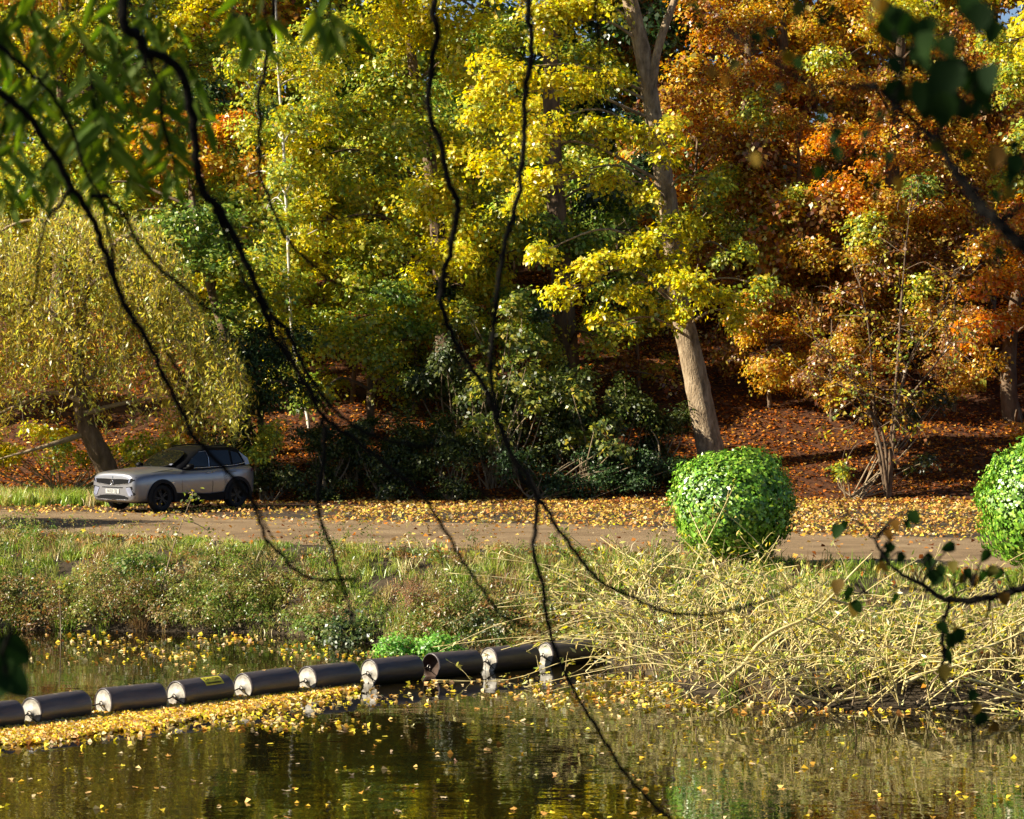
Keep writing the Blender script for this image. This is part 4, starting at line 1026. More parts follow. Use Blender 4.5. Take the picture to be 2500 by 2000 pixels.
for i, lab in enumerate(buoy_labels):
    a, b2 = bpos[i], bpos[i + 1]
    d = b2 - a
    root = empty('boom_float', a, lab, 'buoy', 'floats of the boom across the pond')
    root.rotation_euler = (rng.uniform(-0.15, 0.15), rng.uniform(-0.02, 0.02), math.atan2(d[1], d[0]) + rng.uniform(-0.02, 0.02))
    obj('shell', body_me, None, root)
    obj('end_cap', dish_me if i == 7 else cap_me, None, root)
    obj('end_cap', rear_me, None, root)
    obj('shackle', ring_me, None, root, (-0.04, 0, 0))
    gap = (np.linalg.norm(bpos[i] - bpos[i - 1]) if i else 1.4) - BL
    tc_ = Tubes(); tc_.add(catmull([(-0.045, 0, 0), (-gap * 0.5, 0.01, -0.03), (-gap + 0.01, 0, 0)], 5), [0.012, 0.012], 6)
    obj('link_cable', tc_.mesh('link_cable'), M['bark_dark'], root)
    tc_ = Tubes(); tc_.add(catmull([(-0.045, 0, -0.02), (-0.05, -0.06, -0.06), (-0.02, -0.15, -0.11), (0.0, -0.20, -0.16)], 5), [0.009, 0.006], 5)
    obj('rope_tail', tc_.mesh('rope_tail'), M['bark_dark'], root)
    if i == 3:
        st = obj('danger_sticker', None, None, root) if False else None
        nx_, na = 12, 8
        v = []; f = []
        for jx in range(nx_ + 1):
            for ja in range(na + 1):
                x = 0.46 + 0.38 * jx / nx_; ph = math.radians(22 + 46 * ja / na)
                v.append((x, -(BR + 0.004) * math.cos(ph), (BR + 0.004) * math.sin(ph)))
        for jx in range(nx_):
            for ja in range(na):
                q0 = jx * (na + 1) + ja
                f.append((q0, q0 + na + 1, q0 + na + 2, q0 + 1))
        st = obj('danger_sticker', fast_mesh('danger_sticker', v, f, smooth=True), M['sticker'], root)
        st['label'] = 'yellow sticker with black DANGER lettering'
        tm = text_mesh('DANGER', 0.092)
        def wrap(me, cx, cph, rad, sx=1.0):
            for vt in me.vertices:
                x, y = vt.co.x, vt.co.y
                ph = cph + y / BR
                vt.co = (cx + x * sx, -rad * math.cos(ph), rad * math.sin(ph))
        wrap(tm, 0.65, math.radians(50.5), BR + 0.0065, 0.88)
        obj('lettering', tm, M['ink'], st)
        # the second, illegible line of small print: short strokes
        v = []; f = []; x = 0.50
        while x < 0.795:
            wd = rng.uniform(0.008, 0.018)
            for (xx, ph) in ((x, 28), (x + wd, 28), (x + wd, 35), (x, 35)):
                p_ = math.radians(ph); v.append((xx, -(BR + 0.0065) * math.cos(p_), (BR + 0.0065) * math.sin(p_)))
            n4 = len(v) - 4; f.append((n4, n4 + 1, n4 + 2, n4 + 3)); x += wd + 0.006
        obj('small_print', fast_mesh('small_print', v, f), M['ink'], st)
# ------------------------------------------------------------------ leaves on the water
PFL = [(0.74, 0.52, 0.05, 3), (0.70, 0.47, 0.15, 3), (0.76, 0.60, 0.30, 2.5), (0.60, 0.30, 0.05, 1.3), (0.72, 0.58, 0.04, 1.5), (0.36, 0.16, 0.04, 0.5)]
EDGE = [(-14, 33.5), (-9, 36.9), (-7.13, 38.3), (-6.15, 39.25), (-5.12, 40.4), (-4.07, 42.0), (-3.2, 43.8), (-2.67, 44.8)]
LINE = [(p[0], p[1] - 0.12) for p in bpos]
LINE = [(-14, 34.6)] + LINE
def water_stuff(name, label, C, L, stand):
    n = len(C)
    N = unit(np.array([0, 0, 1.0]) + stand * rng.normal(size=(n, 3)))
    Ls = L * rng.uniform(0.6, 1.3, n)
    lv = Leaves(); lv.add(C, N, rvec(n), Ls, Ls * rng.uniform(0.6, 1.0, n), jitter(pick(PFL, n), 0.15), 0.25)
    o = obj(name, lv.mesh(name), M['litter']); tag(o, label, None, None, 'stuff')
n = 42000
x = rng.uniform(-12, -2.5, n); t = rng.uniform(0, 1, n)
y0 = interp(x, EDGE) + 0.18 * np.sin(x * 5) + 0.1 * np.sin(x * 13); y1 = interp(x, LINE)
y = y0 + t * (y1 - y0 + 0.25) - np.where(rng.uniform(size=n) < 0.12, rng.exponential(0.35, n), 0)
k = (y1 - y0 > 0) & (rng.uniform(size=n) < np.clip((y1 - y0) / 1.4, 0.3, 1)); x, y, t = x[k], y[k], t[k]
water_stuff('floating_leaf_mat', 'thick mat of yellow and tan leaves gathered along the floats', np.stack([x, y, 0.012 + rng.uniform(0, 0.028, len(x))], -1), 0.088, 0.7)
# loose leaves: by the banks
pts = []
for cnt, ur, vr, clus in ((420, (250, 980), (1545, 1610), 12), (900, (1300, 2560), (1640, 1745), 30), (160, (0, 500), (1545, 1640), 20), (700, (650, 1750), (1640, 1730), 60), (420, (300, 900), (1700, 1790), 30), (170, (-20, 2520), (1740, 2010), 90)):
    cu = rng.uniform(*ur, clus); cv = rng.uniform(*vr, clus)
    j = rng.integers(clus, size=cnt)
    u = cu[j] + rng.normal(size=cnt) * 55; v = cv[j] + rng.normal(size=cnt) * 7
    D = FPX * CAMZ / (v - HZ); xx = (u - 1250) / FPX * D
    ok = (D < interp(xx, SHORE) - 0.05) & (v > 1530)
    ok &= ~((np.abs(D - interp(xx, LINE)) < 0.45))
    pts.append(np.stack([xx[ok], D[ok], np.full(ok.sum(), 0.012)], -1))
water_stuff('floating_leaves', 'drifts of small yellow and brown leaves floating near the banks', np.vstack(pts), 0.085, 0.35)

def lobed_leaf(seed):
    r_ = np.random.default_rng(seed)
    out = [(0, -0.5)]
    lobes = [(-1.15, 0.75), (-0.85, 0.62), (-0.62, 0.9), (-0.3, 0.68), (0.0, 1.0), (0.3, 0.68), (0.62, 0.9), (0.85, 0.62), (1.15, 0.75)]
    v = [(0, 0, 0.0)]
    for a, rr in [(-2.6, 0.35)] + [(l[0] * 1.5, l[1]) for l in lobes] + [(2.6, 0.35)]:
        rr = rr * r_.uniform(0.85, 1.15) * 0.5
        x, y = math.sin(a) * rr, math.cos(a) * rr
        v.append((x, y, 0.10 * (rr * 2) ** 2 * r_.uniform(-0.2, 1.8)))
    f = [(0, i, i + 1) for i in range(1, len(v) - 1)] + [(0, len(v) - 1, 1)]
    st = len(v)
    v += [(-0.012, -0.02, 0.01), (0.012, -0.02, 0.01), (0.03, -0.55, 0.06)]
    f.append((st, st + 1, st + 2))
    me = bpy.data.meshes.new('fallen_leaf'); me.from_pydata(v, [], f); me.update()
    return me
FLC = [('golden yellow', (0.72, 0.50, 0.04)), ('pale cream', (0.62, 0.48, 0.27)), ('orange-brown', (0.62, 0.32, 0.07)), ('lemon yellow', (0.72, 0.60, 0.06)), ('tan', (0.52, 0.32, 0.12))]
fl = []
for nm_, c_ in FLC:
    mt = leaf_mat(nm_.replace(' ', '_') + '_fallen_leaf', 0.2, 0.06, 0.4, color=c_)
    row = []
    for s_ in range(5):
        me_ = lobed_leaf(s_); me_.materials.append(mt); row.append(me_)
    fl.append(row)
def leaf_place(u, v):
    if v < 1745: return 'near the right-hand floats' if u < 1350 else 'close to the willow scrub'
    if v < 1830: return 'just below the leaf mat' if u < 800 else ('in the middle of the open water' if u < 1650 else 'in the water below the scrub')
    return 'near the bottom edge at left' if u < 800 else ('near the bottom edge at centre' if u < 1650 else 'near the bottom edge at right')
made = 0; tries = 0
while made < 290 and tries < 4000:
    tries += 1
    if rng.uniform() < 0.62:
        u = rng.uniform(-30, 2530); v = rng.uniform(1760, 2010) if u < 800 else rng.uniform(1690, 2010)
    elif rng.uniform() < 0.6:
        u = rng.normal(1250, 260); v = rng.normal(1720, 45)
    else:
        u = rng.uniform(1400, 2500); v = rng.normal(1760, 30)
    D = FPX * CAMZ / (v - HZ); xx = (u - 1250) / FPX * D
    if D > interp(xx, SHORE) - 0.3 or D > interp(xx, LINE) - 0.3: continue
    if xx < -2.5 and D > interp(xx, EDGE) - 0.1: continue
    for c in range(1 if rng.uniform() < 0.7 else 2):
        if made >= 290: break
        ci = rng.integers(5); o = obj('fallen_leaf', fl[ci][rng.integers(5)])
        s = rng.uniform(0.07, 0.145)
        o.location = (xx + c * rng.normal() * 0.1, D + c * rng.normal() * 0.15, 0.014)
        o.scale = (s, s, s * rng.uniform(0.5, 1.5)); o.rotation_euler = (rng.normal() * 0.12, rng.normal() * 0.12, rng.uniform(0, 6.28))
        lp_ = leaf_place(u, v); tag(o, FLC[ci][0] + ' fallen leaf floating on dark water ' + lp_, 'leaf', FLC[ci][0] + ' leaves floating ' + lp_)
        made += 1

for k in range(9):
    i = [1, 2, 3, 4, 4, 5, 6, 7, 8][k]; d = unit(bpos[i + 1] - bpos[i]); c = bpos[i] + d * rng.uniform(0.2, 0.9)
    o = obj('fallen_leaf', fl[4][k % 5]); s = rng.uniform(0.06, 0.11); o.scale = (s, s, s); o.location = (c[0], c[1], ZT + 0.006); o.rotation_euler = (0.1, 0.1, rng.uniform(0, 6.28))
    tag(o, 'tan fallen leaf lying on top of one of the grey floats', 'leaf', 'leaves lying on the floats')

# ------------------------------------------------------------------ the car
def tomesh(verts, faces, name, smooth=True, sub=0):
    me = bpy.data.meshes.new(name); me.from_pydata([tuple(v) for v in verts], [], faces); me.update()
    if smooth:
        for p_ in me.polygons: p_.use_smooth = True
    return me

def bake(o):
    dg = bpy.context.evaluated_depsgraph_get(); dg.update()
    me = bpy.data.meshes.new_from_object(o.evaluated_get(dg))
    o.modifiers.clear(); o.data = me
    return o

def slab(name, pts, th, mat, parent, nrm=None):
    """a closed panel of real thickness: outline pts (3-D), pushed th along its normal"""
    p_ = np.array(pts, float)
    if nrm is None:
        nrm = unit(np.cross(p_[1] - p_[0], p_[2] - p_[0]))
    nrm = np.array(nrm, float); m = len(p_)
    v = np.vstack([p_, p_ + nrm * th]); f = [tuple(range(m - 1, -1, -1)), tuple(range(m, 2 * m))]
    for i in range(m):
        j = (i + 1) % m; f.append((i, j, m + j, m + i))
    return obj(name, tomesh(v, f, name, False), mat, parent)

def build_car():
    root = empty('parked_car', (-8.907, 73.03, gz(-8.9, 73.0) + 0.02), 'silver-grey SUV with black roof parked on the leaf-strewn edge of the track', 'car')
    root.rotation_euler = (0, 0, math.radians(180 + 49))
    paint = plain('silver_grey_car_paint', (0.23, 0.23, 0.25), 0.30, 0.5, 0.55, 0.7, 0.03)
    black = plain('black_car_plastic', (0.007, 0.007, 0.008), 0.6, 0.2)
    gloss = plain('black_gloss_paint', (0.004, 0.004, 0.005), 0.5, 0.10, 0, 0.0)
    glass = plain('tinted_glass', (0.003, 0.004, 0.004), 0.04, 0.3, 0, 0.0, 0.02)
    chrome = plain('bright_trim', (0.6, 0.6, 0.62), 0.2, 0.5, 1.0)
    pale_blue = plain('lamp_lens_and_lit_patch', (0.26, 0.28, 0.38), 0.2, 0.5, 0.3, 0.5)
    rub = plain('tyre_rubber', (0.014, 0.014, 0.014), 0.85, 0.3)
    alloy = plain('dark_alloy', (0.025, 0.025, 0.027), 0.4, 0.4, 0.5)
    white = plain('white_number_plate', (0.42, 0.42, 0.40), 0.4, 0.4, var=0.04)
    redl = plain('dark_red_lamp', (0.10, 0.008, 0.008), 0.15, 0.6, 0, 0.6)
    # body: cross-sections (half) from bottom centre round to bonnet / belt centre
    S = [ # x, half width, bottom, shoulder, top
        (2.250, 0.68, 0.36, 0.78, 0.91), (2.235, 0.78, 0.29, 0.84, 0.98), (2.16, 0.87, 0.24, 0.89, 1.035), (1.90, 0.905, 0.23, 0.915, 1.06), (1.34, 0.93, 0.24, 0.965, 1.105),
        (0.95, 0.93, 0.25, 0.975, 1.125), (0.60, 0.925, 0.25, 0.98, 1.13), (0.0, 0.925, 0.25, 0.99, 1.10), (-0.7, 0.925, 0.25, 1.01, 1.11), (-1.34, 0.935, 0.26, 1.05, 1.15), (-1.75, 0.905, 0.28, 1.07, 1.17),
        (-1.98, 0.845, 0.32, 1.05, 1.16), (-2.10, 0.75, 0.36, 0.99, 1.09), (-2.14, 0.62, 0.44, 0.89, 0.99)]
    V = []; rows = []
    for (x, w_, zb, sh, tp) in S:
        half = [(0, zb), (w_ * 0.80, zb), (w_ * 0.965, zb + 0.07), (w_ * 0.985, 0.45 + 0.2 * (zb - 0.25)), (w_, 0.45 * zb + 0.55 * sh + 0.08), (w_ * 0.985, sh - 0.03), (w_ * 0.94, sh + 0.03), (w_ * 0.80, tp - 0.02), (w_ * 0.45, tp + 0.012), (0, tp + 0.02)]
        ringp = [(y, z) for y, z in half] + [(-y, z) for y, z in half[-2:0:-1]]
        rows.append([len(V) + i for i in range(len(ringp))])
        V += [(x, y, z) for y, z in ringp]
    F = []
    k = len(rows[0])
    for a, b_ in zip(rows[:-1], rows[1:]):
        for i in range(k):
            j = (i + 1) % k; F.append((a[i], a[j], b_[j], b_[i]))
    F.append(tuple(rows[0][::-1])); F.append(tuple(rows[-1]))
    body = obj('body', tomesh(V, F, 'body'), paint, root)
    bm = bmesh.new(); bm.from_mesh(body.data); bmesh.ops.recalc_face_normals(bm, faces=bm.faces); bm.to_mesh(body.data); bm.free()
    sm = body.modifiers.new('s', 'SUBSURF'); sm.levels = 2; sm.render_levels = 2
    bake(body)
    for wx in (1.3375, -1.3375):
        v = []; n = 32; f = []
        for yy in (-1.2, 1.2):
            for i in range(n):
                a = 2 * math.pi * i / n; v.append((wx + 0.405 * math.cos(a), yy, 0.355 + 0.405 * math.sin(a)))
        for i in range(n):
            j = (i + 1) % n; f.append((i, j, n + j, n + i))
        f += [tuple(range(n - 1, -1, -1)), tuple(range(n, 2 * n))]
        cut = bpy.data.objects.new('cut', tomesh(v, f, 'cut', False)); COL.objects.link(cut); cut.parent = root
        bm = bmesh.new(); bm.from_mesh(cut.data); bmesh.ops.recalc_face_normals(bm, faces=bm.faces); bm.to_mesh(cut.data); bm.free()
        md = body.modifiers.new('b', 'BOOLEAN'); md.operation = 'DIFFERENCE'; md.object = cut; md.solver = 'EXACT'
        bake(body)
        bpy.data.objects.remove(cut)
    from mathutils.bvhtree import BVHTree
    bm = bmesh.new(); bm.from_mesh(body.data); bvh = BVHTree.FromBMesh(bm); bm.free()
    def side_y(x, z, s, off=0.0):
        h = bvh.ray_cast(Vector((x, s * 3.0, z)), Vector((0, -s, 0)))
        return (x, (h[0].y if h[0] is not None else s * 0.9) + s * off, z)
    # inner wells / underside
    slab('underbody', [(1.9, -0.70, 0.22), (1.9, 0.70, 0.22), (-1.9, 0.70, 0.22), (-1.9, -0.70, 0.22)], 0.5, black, root, (0, 0, 1))
    # greenhouse
    G = [ # z, front x, rear x, half width front, half width rear
        (1.04, 0.80, -1.98, 0.80, 0.74), (1.10, 0.74, -1.99, 0.82, 0.75), (1.26, 0.50, -1.94, 0.785, 0.725), (1.43, 0.22, -1.86, 0.735, 0.69), (1.57, -0.03, -1.74, 0.68, 0.65), (1.635, -0.26, -1.58, 0.60, 0.59), (1.665, -0.6, -1.3, 0.44, 0.44)]
    V = []; rows = []
    def planring(z, xf, xr, wf, wr):
        m = 12; pts = []
        pts.append((xf + 0.06, 0)); pts.append((xf + 0.03, wf * 0.5)); pts.append((xf - 0.06, wf * 0.88)); pts.append((xf - 0.22, wf))
        for t in (0.25, 0.5, 0.75): pts.append((xf * (1 - t) + xr * t, (wf * (1 - t) + wr * t) * 1.01))
        pts.append((xr + 0.16, wr)); pts.append((xr + 0.04, wr * 0.86)); pts.append((xr, wr * 0.45)); pts.append((xr - 0.01, 0))
        return pts + [(x, -y) for x, y in pts[-2:0:-1]]
    for g_ in G:
        pr = planring(*g_); rows.append([len(V) + i for i in range(len(pr))]); V += [(x, y, g_[0]) for x, y in pr]
    F = []; k = len(rows[0])
    for a, b_ in zip(rows[:-1], rows[1:]):
        for i in range(k):
            j = (i + 1) % k; F.append((a[i], a[j], b_[j], b_[i]))
    F.append(tuple(rows[-1]))
    roof = obj('roof', tomesh(V, F, 'roof'), gloss, root)
    roof['label'] = 'gloss black roof and window pillars'
    sm = roof.modifiers.new('s', 'SUBSURF'); sm.levels = 1; sm.render_levels = 1; bake(roof)
    for s in (-1, 1):
        obj('roof_rail', (lambda t_: (t_.add([(-0.35, s * 0.58, 1.645), (-0.9, s * 0.59, 1.68), (-1.5, s * 0.56, 1.645)], [0.016, 0.02, 0.016], 6), t_.mesh('roof_rail'))[1])(Tubes()), black, root)
    # glass panels, set just proud of the shell
    def on_side(x, z, s, off=0.008):
        zs = [g_[0] for g_ in G]; xf = np.interp(z, zs, [g_[1] for g_ in G]); xr = np.interp(z, zs, [g_[2] for g_ in G])
        wf = np.interp(z, zs, [g_[3] for g_ in G]); wr = np.interp(z, zs, [g_[4] for g_ in G])
        t = np.clip((x - xf) / (xr - xf), 0, 1)
        return (x, s * ((wf * (1 - t) + wr * t) * 1.01 + off), z)
    for s in (-1, 1):
        for nm, outl in (('side_window', [(0.44, 1.13), (-0.38, 1.14), (-0.38, 1.54), (-0.10, 1.51), (0.17, 1.37)]), ('side_window', [(-0.46, 1.14), (-1.22, 1.16), (-1.19, 1.54), (-0.46, 1.55)]), ('quarter_window', [(-1.29, 1.17), (-1.68, 1.22), (-1.52, 1.46), (-1.27, 1.52)])):
            pts = [on_side(x, z, s) for x, z in outl]
            slab(nm, pts if s > 0 else pts[::-1], 0.006, glass, root, (0, s * 0.95, 0.3))
        tpts = [on_side(x, z, s, 0.014) for x, z in ((0.55, 1.10), (-0.4, 1.112), (-1.3, 1.142), (-1.76, 1.20))]
        tt = Tubes(); tt.add(catmull(tpts, 5), [0.009, 0.009], 6); obj('window_trim', tt.mesh('window_trim'), chrome, root)
        bp = Tubes(); bp.add([on_side(-0.40, 1.13, s, 0.015), on_side(-0.42, 1.36, s, 0.015), on_side(-0.36, 1.54, s, 0.015), on_side(-0.1, 1.52, s, 0.015)], [0.011, 0.007], 5); obj('window_trim', bp.mesh('window_trim'), chrome, root)
        # body-coloured rear pillar
        pts = [on_side(x, z, s, 0.010) for x, z in ((-1.74, 1.14), (-1.90, 1.15), (-1.85, 1.32), (-1.56, 1.50), (-1.60, 1.44), (-1.73, 1.22))]
        slab('rear_pillar', pts if s > 0 else pts[::-1], 0.012, paint, root, (-0.15, s * 0.93, 0.3))
    # windscreen
    ws = [(0.80, -0.60, 1.125), (0.845, 0, 1.13), (0.80, 0.60, 1.125), (0.565, 0.69, 1.21), (0.02, 0.585, 1.505), (0.03, 0, 1.525), (0.02, -0.585, 1.505), (0.565, -0.69, 1.21)]
    wv = [(0.81, -0.60, 1.11), (0.87, 0.0, 1.115), (0.81, 0.60, 1.11), (0.48, -0.64, 1.335), (0.53, 0.0, 1.35), (0.48, 0.64, 1.335), (0.10, -0.56, 1.55), (0.13, 0, 1.57), (0.10, 0.56, 1.55)]
    wf_ = [(0, 1, 4, 3), (1, 2, 5, 4), (3, 4, 7, 6), (4, 5, 8, 7)]
    wsc = obj('windscreen', tomesh(wv, wf_, 'windscreen'), glass, root)
    sm = wsc.modifiers.new('s', 'SOLIDIFY'); sm.thickness = 0.012; sm.offset = 1
    sm = wsc.modifiers.new('t', 'SUBSURF'); sm.levels = 2; sm.render_levels = 2; bake(wsc)
    sl = slab('tax_disc', [(0.73, 0.47, 1.185), (0.73, 0.58, 1.185), (0.67, 0.57, 1.22), (0.67, 0.46, 1.22)], 0.006, pale_blue, wsc)
    for s in (-1, 1):
        wp = Tubes(); wp.add([(0.86, s * 0.10 + 0.1, 1.125), (0.80, s * 0.25 + 0.12, 1.16), (0.72, s * 0.42 + 0.1, 1.20)], [0.010, 0.006], 5); obj('wiper', wp.mesh('wiper'), black, wsc)
    # bonnet shut lines and creases
    for s in (-1, 1):
        t_ = Tubes(); t_.add(catmull([(0.86, s * 0.78, 1.088), (1.3, s * 0.79, 1.048), (1.75, s * 0.775, 0.997), (2.02, s * 0.70, 0.962)], 5), [0.006, 0.006], 5); obj('bonnet_gap', t_.mesh('bonnet_gap'), black, root)
    # front face
    def nose(y, z, off=0.0):
        h = bvh.ray_cast(Vector((4.0, y, z)), Vector((-1, 0, 0)))
        x = h[0].x if h[0] is not None else 1.6
        dz = 0.0
        return (x + dz + off, y, z)
    def face_strip(name, top, bot, mat, off=0.012, th=0.02, par=None):
        n = len(top); v = []; f = []
        for o_ in (off - th, off):
            v += [nose(y, z, o_) for y, z in top] + [nose(y, z, o_) for y, z in bot]
        for i in range(n - 1):
            f.append((2 * n + i, 2 * n + i + 1, 3 * n + i + 1, 3 * n + i))
            f.append((i + 1, i, n + i, n + i + 1))
            f.append((i, i + 1, 2 * n + i + 1, 2 * n + i)); f.append((n + i + 1, n + i, 3 * n + i, 3 * n + i + 1))
        f.append((0, 2 * n, 3 * n, n)); f.append((n - 1, 2 * n - 1, 4 * n - 1, 3 * n - 1))
        me = tomesh(v, f, name, False)
        bm = bmesh.new(); bm.from_mesh(me); bmesh.ops.recalc_face_normals(bm, faces=bm.faces); bm.to_mesh(me); bm.free()
        return obj(name, me, mat, par or root)
    ys = np.linspace(-0.60, 0.60, 13)
    gr = face_strip('grille_panel', [(y, 0.855 - 0.03 * (y / 0.6) ** 2 + 0.035 * abs(y / 0.6)) for y in ys], [(y, 0.70 + 0.055 * abs(y / 0.6)) for y in ys], gloss, 0.012)
    face_strip('grille_trim', [(y, 0.695 + 0.055 * abs(y / 0.6)) for y in ys], [(y, 0.685 + 0.055 * abs(y / 0.6)) for y in ys], chrome, 0.016)
    em = obj('emblem', torus_mesh(0.055, 0.008), chrome, gr, (0, 0, 0)); em.rotation_euler = (0, 0, math.radians(90)); ex = nose(0, 0.775, 0.02)[0]; em.location = (ex, 0, 0.775)
    slab('emblem_bar', [(ex, -0.035, 0.768), (ex, 0.035, 0.776), (ex, 0.035, 0.786), (ex, -0.035, 0.778)], 0.006, chrome, gr, (1, 0, 0))
    t_ = Tubes(); t_.add(catmull([nose(0, 0.955, 0.002), nose(0, 0.92, 0.004), nose(0, 0.87, 0.006)], 4), [0.006, 0.010], 5); obj('centre_crease', t_.mesh('centre_crease'), chrome, root)
    for s in (-1, 1):
        hl = face_strip('headlight', [(s * 0.60, 0.862), (s * 0.70, 0.885), (s * 0.80, 0.915), (s * 0.875, 0.955)], [(s * 0.60, 0.755), (s * 0.70, 0.775), (s * 0.80, 0.83), (s * 0.875, 0.945)], gloss, 0.012)
        face_strip('daylight_strip', [(s * 0.655, 0.872), (s * 0.70, 0.880)], [(s * 0.625, 0.765), (s * 0.655, 0.772)], pale_blue, 0.017, par=hl)
        face_strip('daylight_strip', [(s * 0.60, 0.868), (s * 0.70, 0.890)], [(s * 0.60, 0.856), (s * 0.70, 0.878)], pale_blue, 0.017, par=hl)
        # lower corner blade: bluish light painted in as a pale panel, black chevron edge
        face_strip('bumper_lit_patch', [(s * 0.52, 0.63), (s * 0.66, 0.655), (s * 0.70, 0.64)], [(s * 0.62, 0.44), (s * 0.70, 0.42), (s * 0.775, 0.45)], pale_blue, 0.012)
        face_strip('chevron_trim', [(s * 0.70, 0.665), (s * 0.745, 0.665)], [(s * 0.785, 0.475), (s * 0.825, 0.475)], black, 0.015)
        face_strip('chevron_trim', [(s * 0.54, 0.655), (s * 0.745, 0.680)], [(s * 0.54, 0.640), (s * 0.745, 0.655)], black, 0.015)
        face_strip('chevron_trim', [(s * 0.72, 0.462), (s * 0.825, 0.480)], [(s * 0.72, 0.44), (s * 0.80, 0.445)], black, 0.015)
    face_strip('bumper_crease', [(y, 0.655 + 0.0 * y) for y in ys[2:-2]], [(y, 0.630) for y in ys[2:-2]], black, 0.010)
    y2 = np.linspace(-0.60, 0.60, 11)
    li = face_strip('lower_intake', [(y, 0.455 - 0.06 * abs(y / 0.6) ** 3) for y in y2], [(y, 0.345) for y in y2], black, 0.012)
    for zz in (0.375, 0.40, 0.425):
        face_strip('intake_slat', [(y, zz + 0.008) for y in y2[1:-1]], [(y, zz) for y in y2[1:-1]], gloss, 0.018, par=li)
    y3 = np.linspace(-0.82, 0.82, 13)
    face_strip('lower_lip', [(y, 0.34 + 0.06 * abs(y / 0.82)) for y in y3], [(y, 0.255) for y in y3], black, 0.016)
    face_strip('skid_trim', [(y, 0.318) for y in y2[1:-1]], [(y, 0.290) for y in y2[1:-1]], chrome, 0.024)
    px_ = max(nose(0, 0.49)[0], nose(0, 0.60)[0], nose(0.26, 0.54)[0]) + 0.002
    npl = slab('number_plate', [(px_, -0.26, 0.485), (px_, 0.26, 0.485), (px_, 0.26, 0.60), (px_, -0.26, 0.60)], 0.012, white, root, (1, 0, 0))
    tm = text_mesh('NU23 CEJ', 0.115)
    for vt in tm.vertices:
        x, y = vt.co.x, vt.co.y
        vt.co = (px_ + 0.0145, x * 0.80, 0.5425 + y)
    obj('lettering', tm, plain('plate_print', (0.01, 0.01, 0.01), 0.6), npl)
    # sills, arches, doors
    for s in (-1, 1):
        slab('sill', [(0.92, s * 0.90, 0.24), (-0.92, s * 0.90, 0.24), (-0.98, s * 0.942, 0.47), (-0.3, s * 0.942, 0.42), (0.98, s * 0.938, 0.48)][::s], 0.016, black, root, (0, s, 0))
        for wx in (1.3375, -1.3375):
            v = []; f = []; n = 22
            for i in range(n + 1):
                a = math.radians(-14 + 208 * i / n)
                for rr, yy in ((0.395, 0.89), (0.395, 0.958), (0.49, 0.950), (0.496, 0.89)):
                    v.append((wx + rr * math.cos(a), s * yy, 0.355 + rr * math.sin(a)))
            for i in range(n):
                for j in range(4):
                    f.append((i * 4 + j, i * 4 + (j + 1) % 4, (i + 1) * 4 + (j + 1) % 4, (i + 1) * 4 + j))
            obj('wheel_arch_trim', tomesh(v, f, 'wheel_arch_trim', False), black, root)
            # wheel
            wheel = empty('wheel', (0, 0, 0), None, None); wheel.parent = root; wheel.location = (wx, s * 0.80, 0.352)
            if s < 0: wheel.rotation_euler = (0, 0, math.pi)
            pr = [(-0.11, 0.235), (-0.115, 0.30), (-0.10, 0.338), (-0.06, 0.35), (0.06, 0.35), (0.10, 0.338), (0.115, 0.30), (0.108, 0.242), (0.09, 0.235)]
            th = np.linspace(0, 2 * math.pi, 36, endpoint=False)
            v = [(r_ * math.cos(t), y, r_ * math.sin(t)) for y, r_ in pr for t in th]
            f = [(i * 36 + j, i * 36 + (j + 1) % 36, (i + 1) * 36 + (j + 1) % 36, (i + 1) * 36 + j) for i in range(len(pr) - 1) for j in range(36)]
            obj('tyre', tomesh(v, f, 'tyre'), rub, wheel)
            v = []; f = []
            rimp = [(0.09, 0.24), (0.085, 0.222), (0.02, 0.215), (-0.05, 0.21)]
            v = [(r_ * math.cos(t), y, r_ * math.sin(t)) for y, r_ in rimp for t in th]
            f = [(i * 36 + j, i * 36 + (j + 1) % 36, (i + 1) * 36 + (j + 1) % 36, (i + 1) * 36 + j) for i in range(len(rimp) - 1) for j in range(36)]
            for q_ in range(10):
                a = 2 * math.pi * (q_ // 2) / 5 + (0.16 if q_ % 2 else -0.16)
                ca, sa = math.cos(a), math.sin(a); n0 = len(v)
                for rr, hw, yy in ((0.03, 0.02, 0.075), (0.22, 0.016, 0.078)):
                    for dd, dy in ((-hw, 0), (hw, 0), (hw, -0.03), (-hw, -0.03)):
                        v.append((rr * ca - dd * sa, yy + dy, rr * sa + dd * ca))
                for j in range(4): f.append((n0 + j, n0 + (j + 1) % 4, n0 + 4 + (j + 1) % 4, n0 + 4 + j))
            n0 = len(v); v += [(0.05 * math.cos(t), 0.085, 0.05 * math.sin(t)) for t in th]; f.append(tuple(range(n0, n0 + 36)))
            n0 = len(v); v += [(0.16 * math.cos(t), 0.0, 0.16 * math.sin(t)) for t in th]; f.append(tuple(range(n0, n0 + 36)))
            obj('rim', tomesh(v, f, 'rim', False), alloy, wheel)
        for dx in (-0.22, -1.05):
            hd = Tubes(); hd.add([(dx, s * 0.925, 0.975), (dx - 0.03, s * 0.958, 0.978), (dx - 0.17, s * 0.958, 0.984), (dx - 0.20, s * 0.925, 0.985)], [0.014, 0.016], 6); obj('door_handle', hd.mesh('door_handle'), chrome if dx > -0.5 else paint, root)
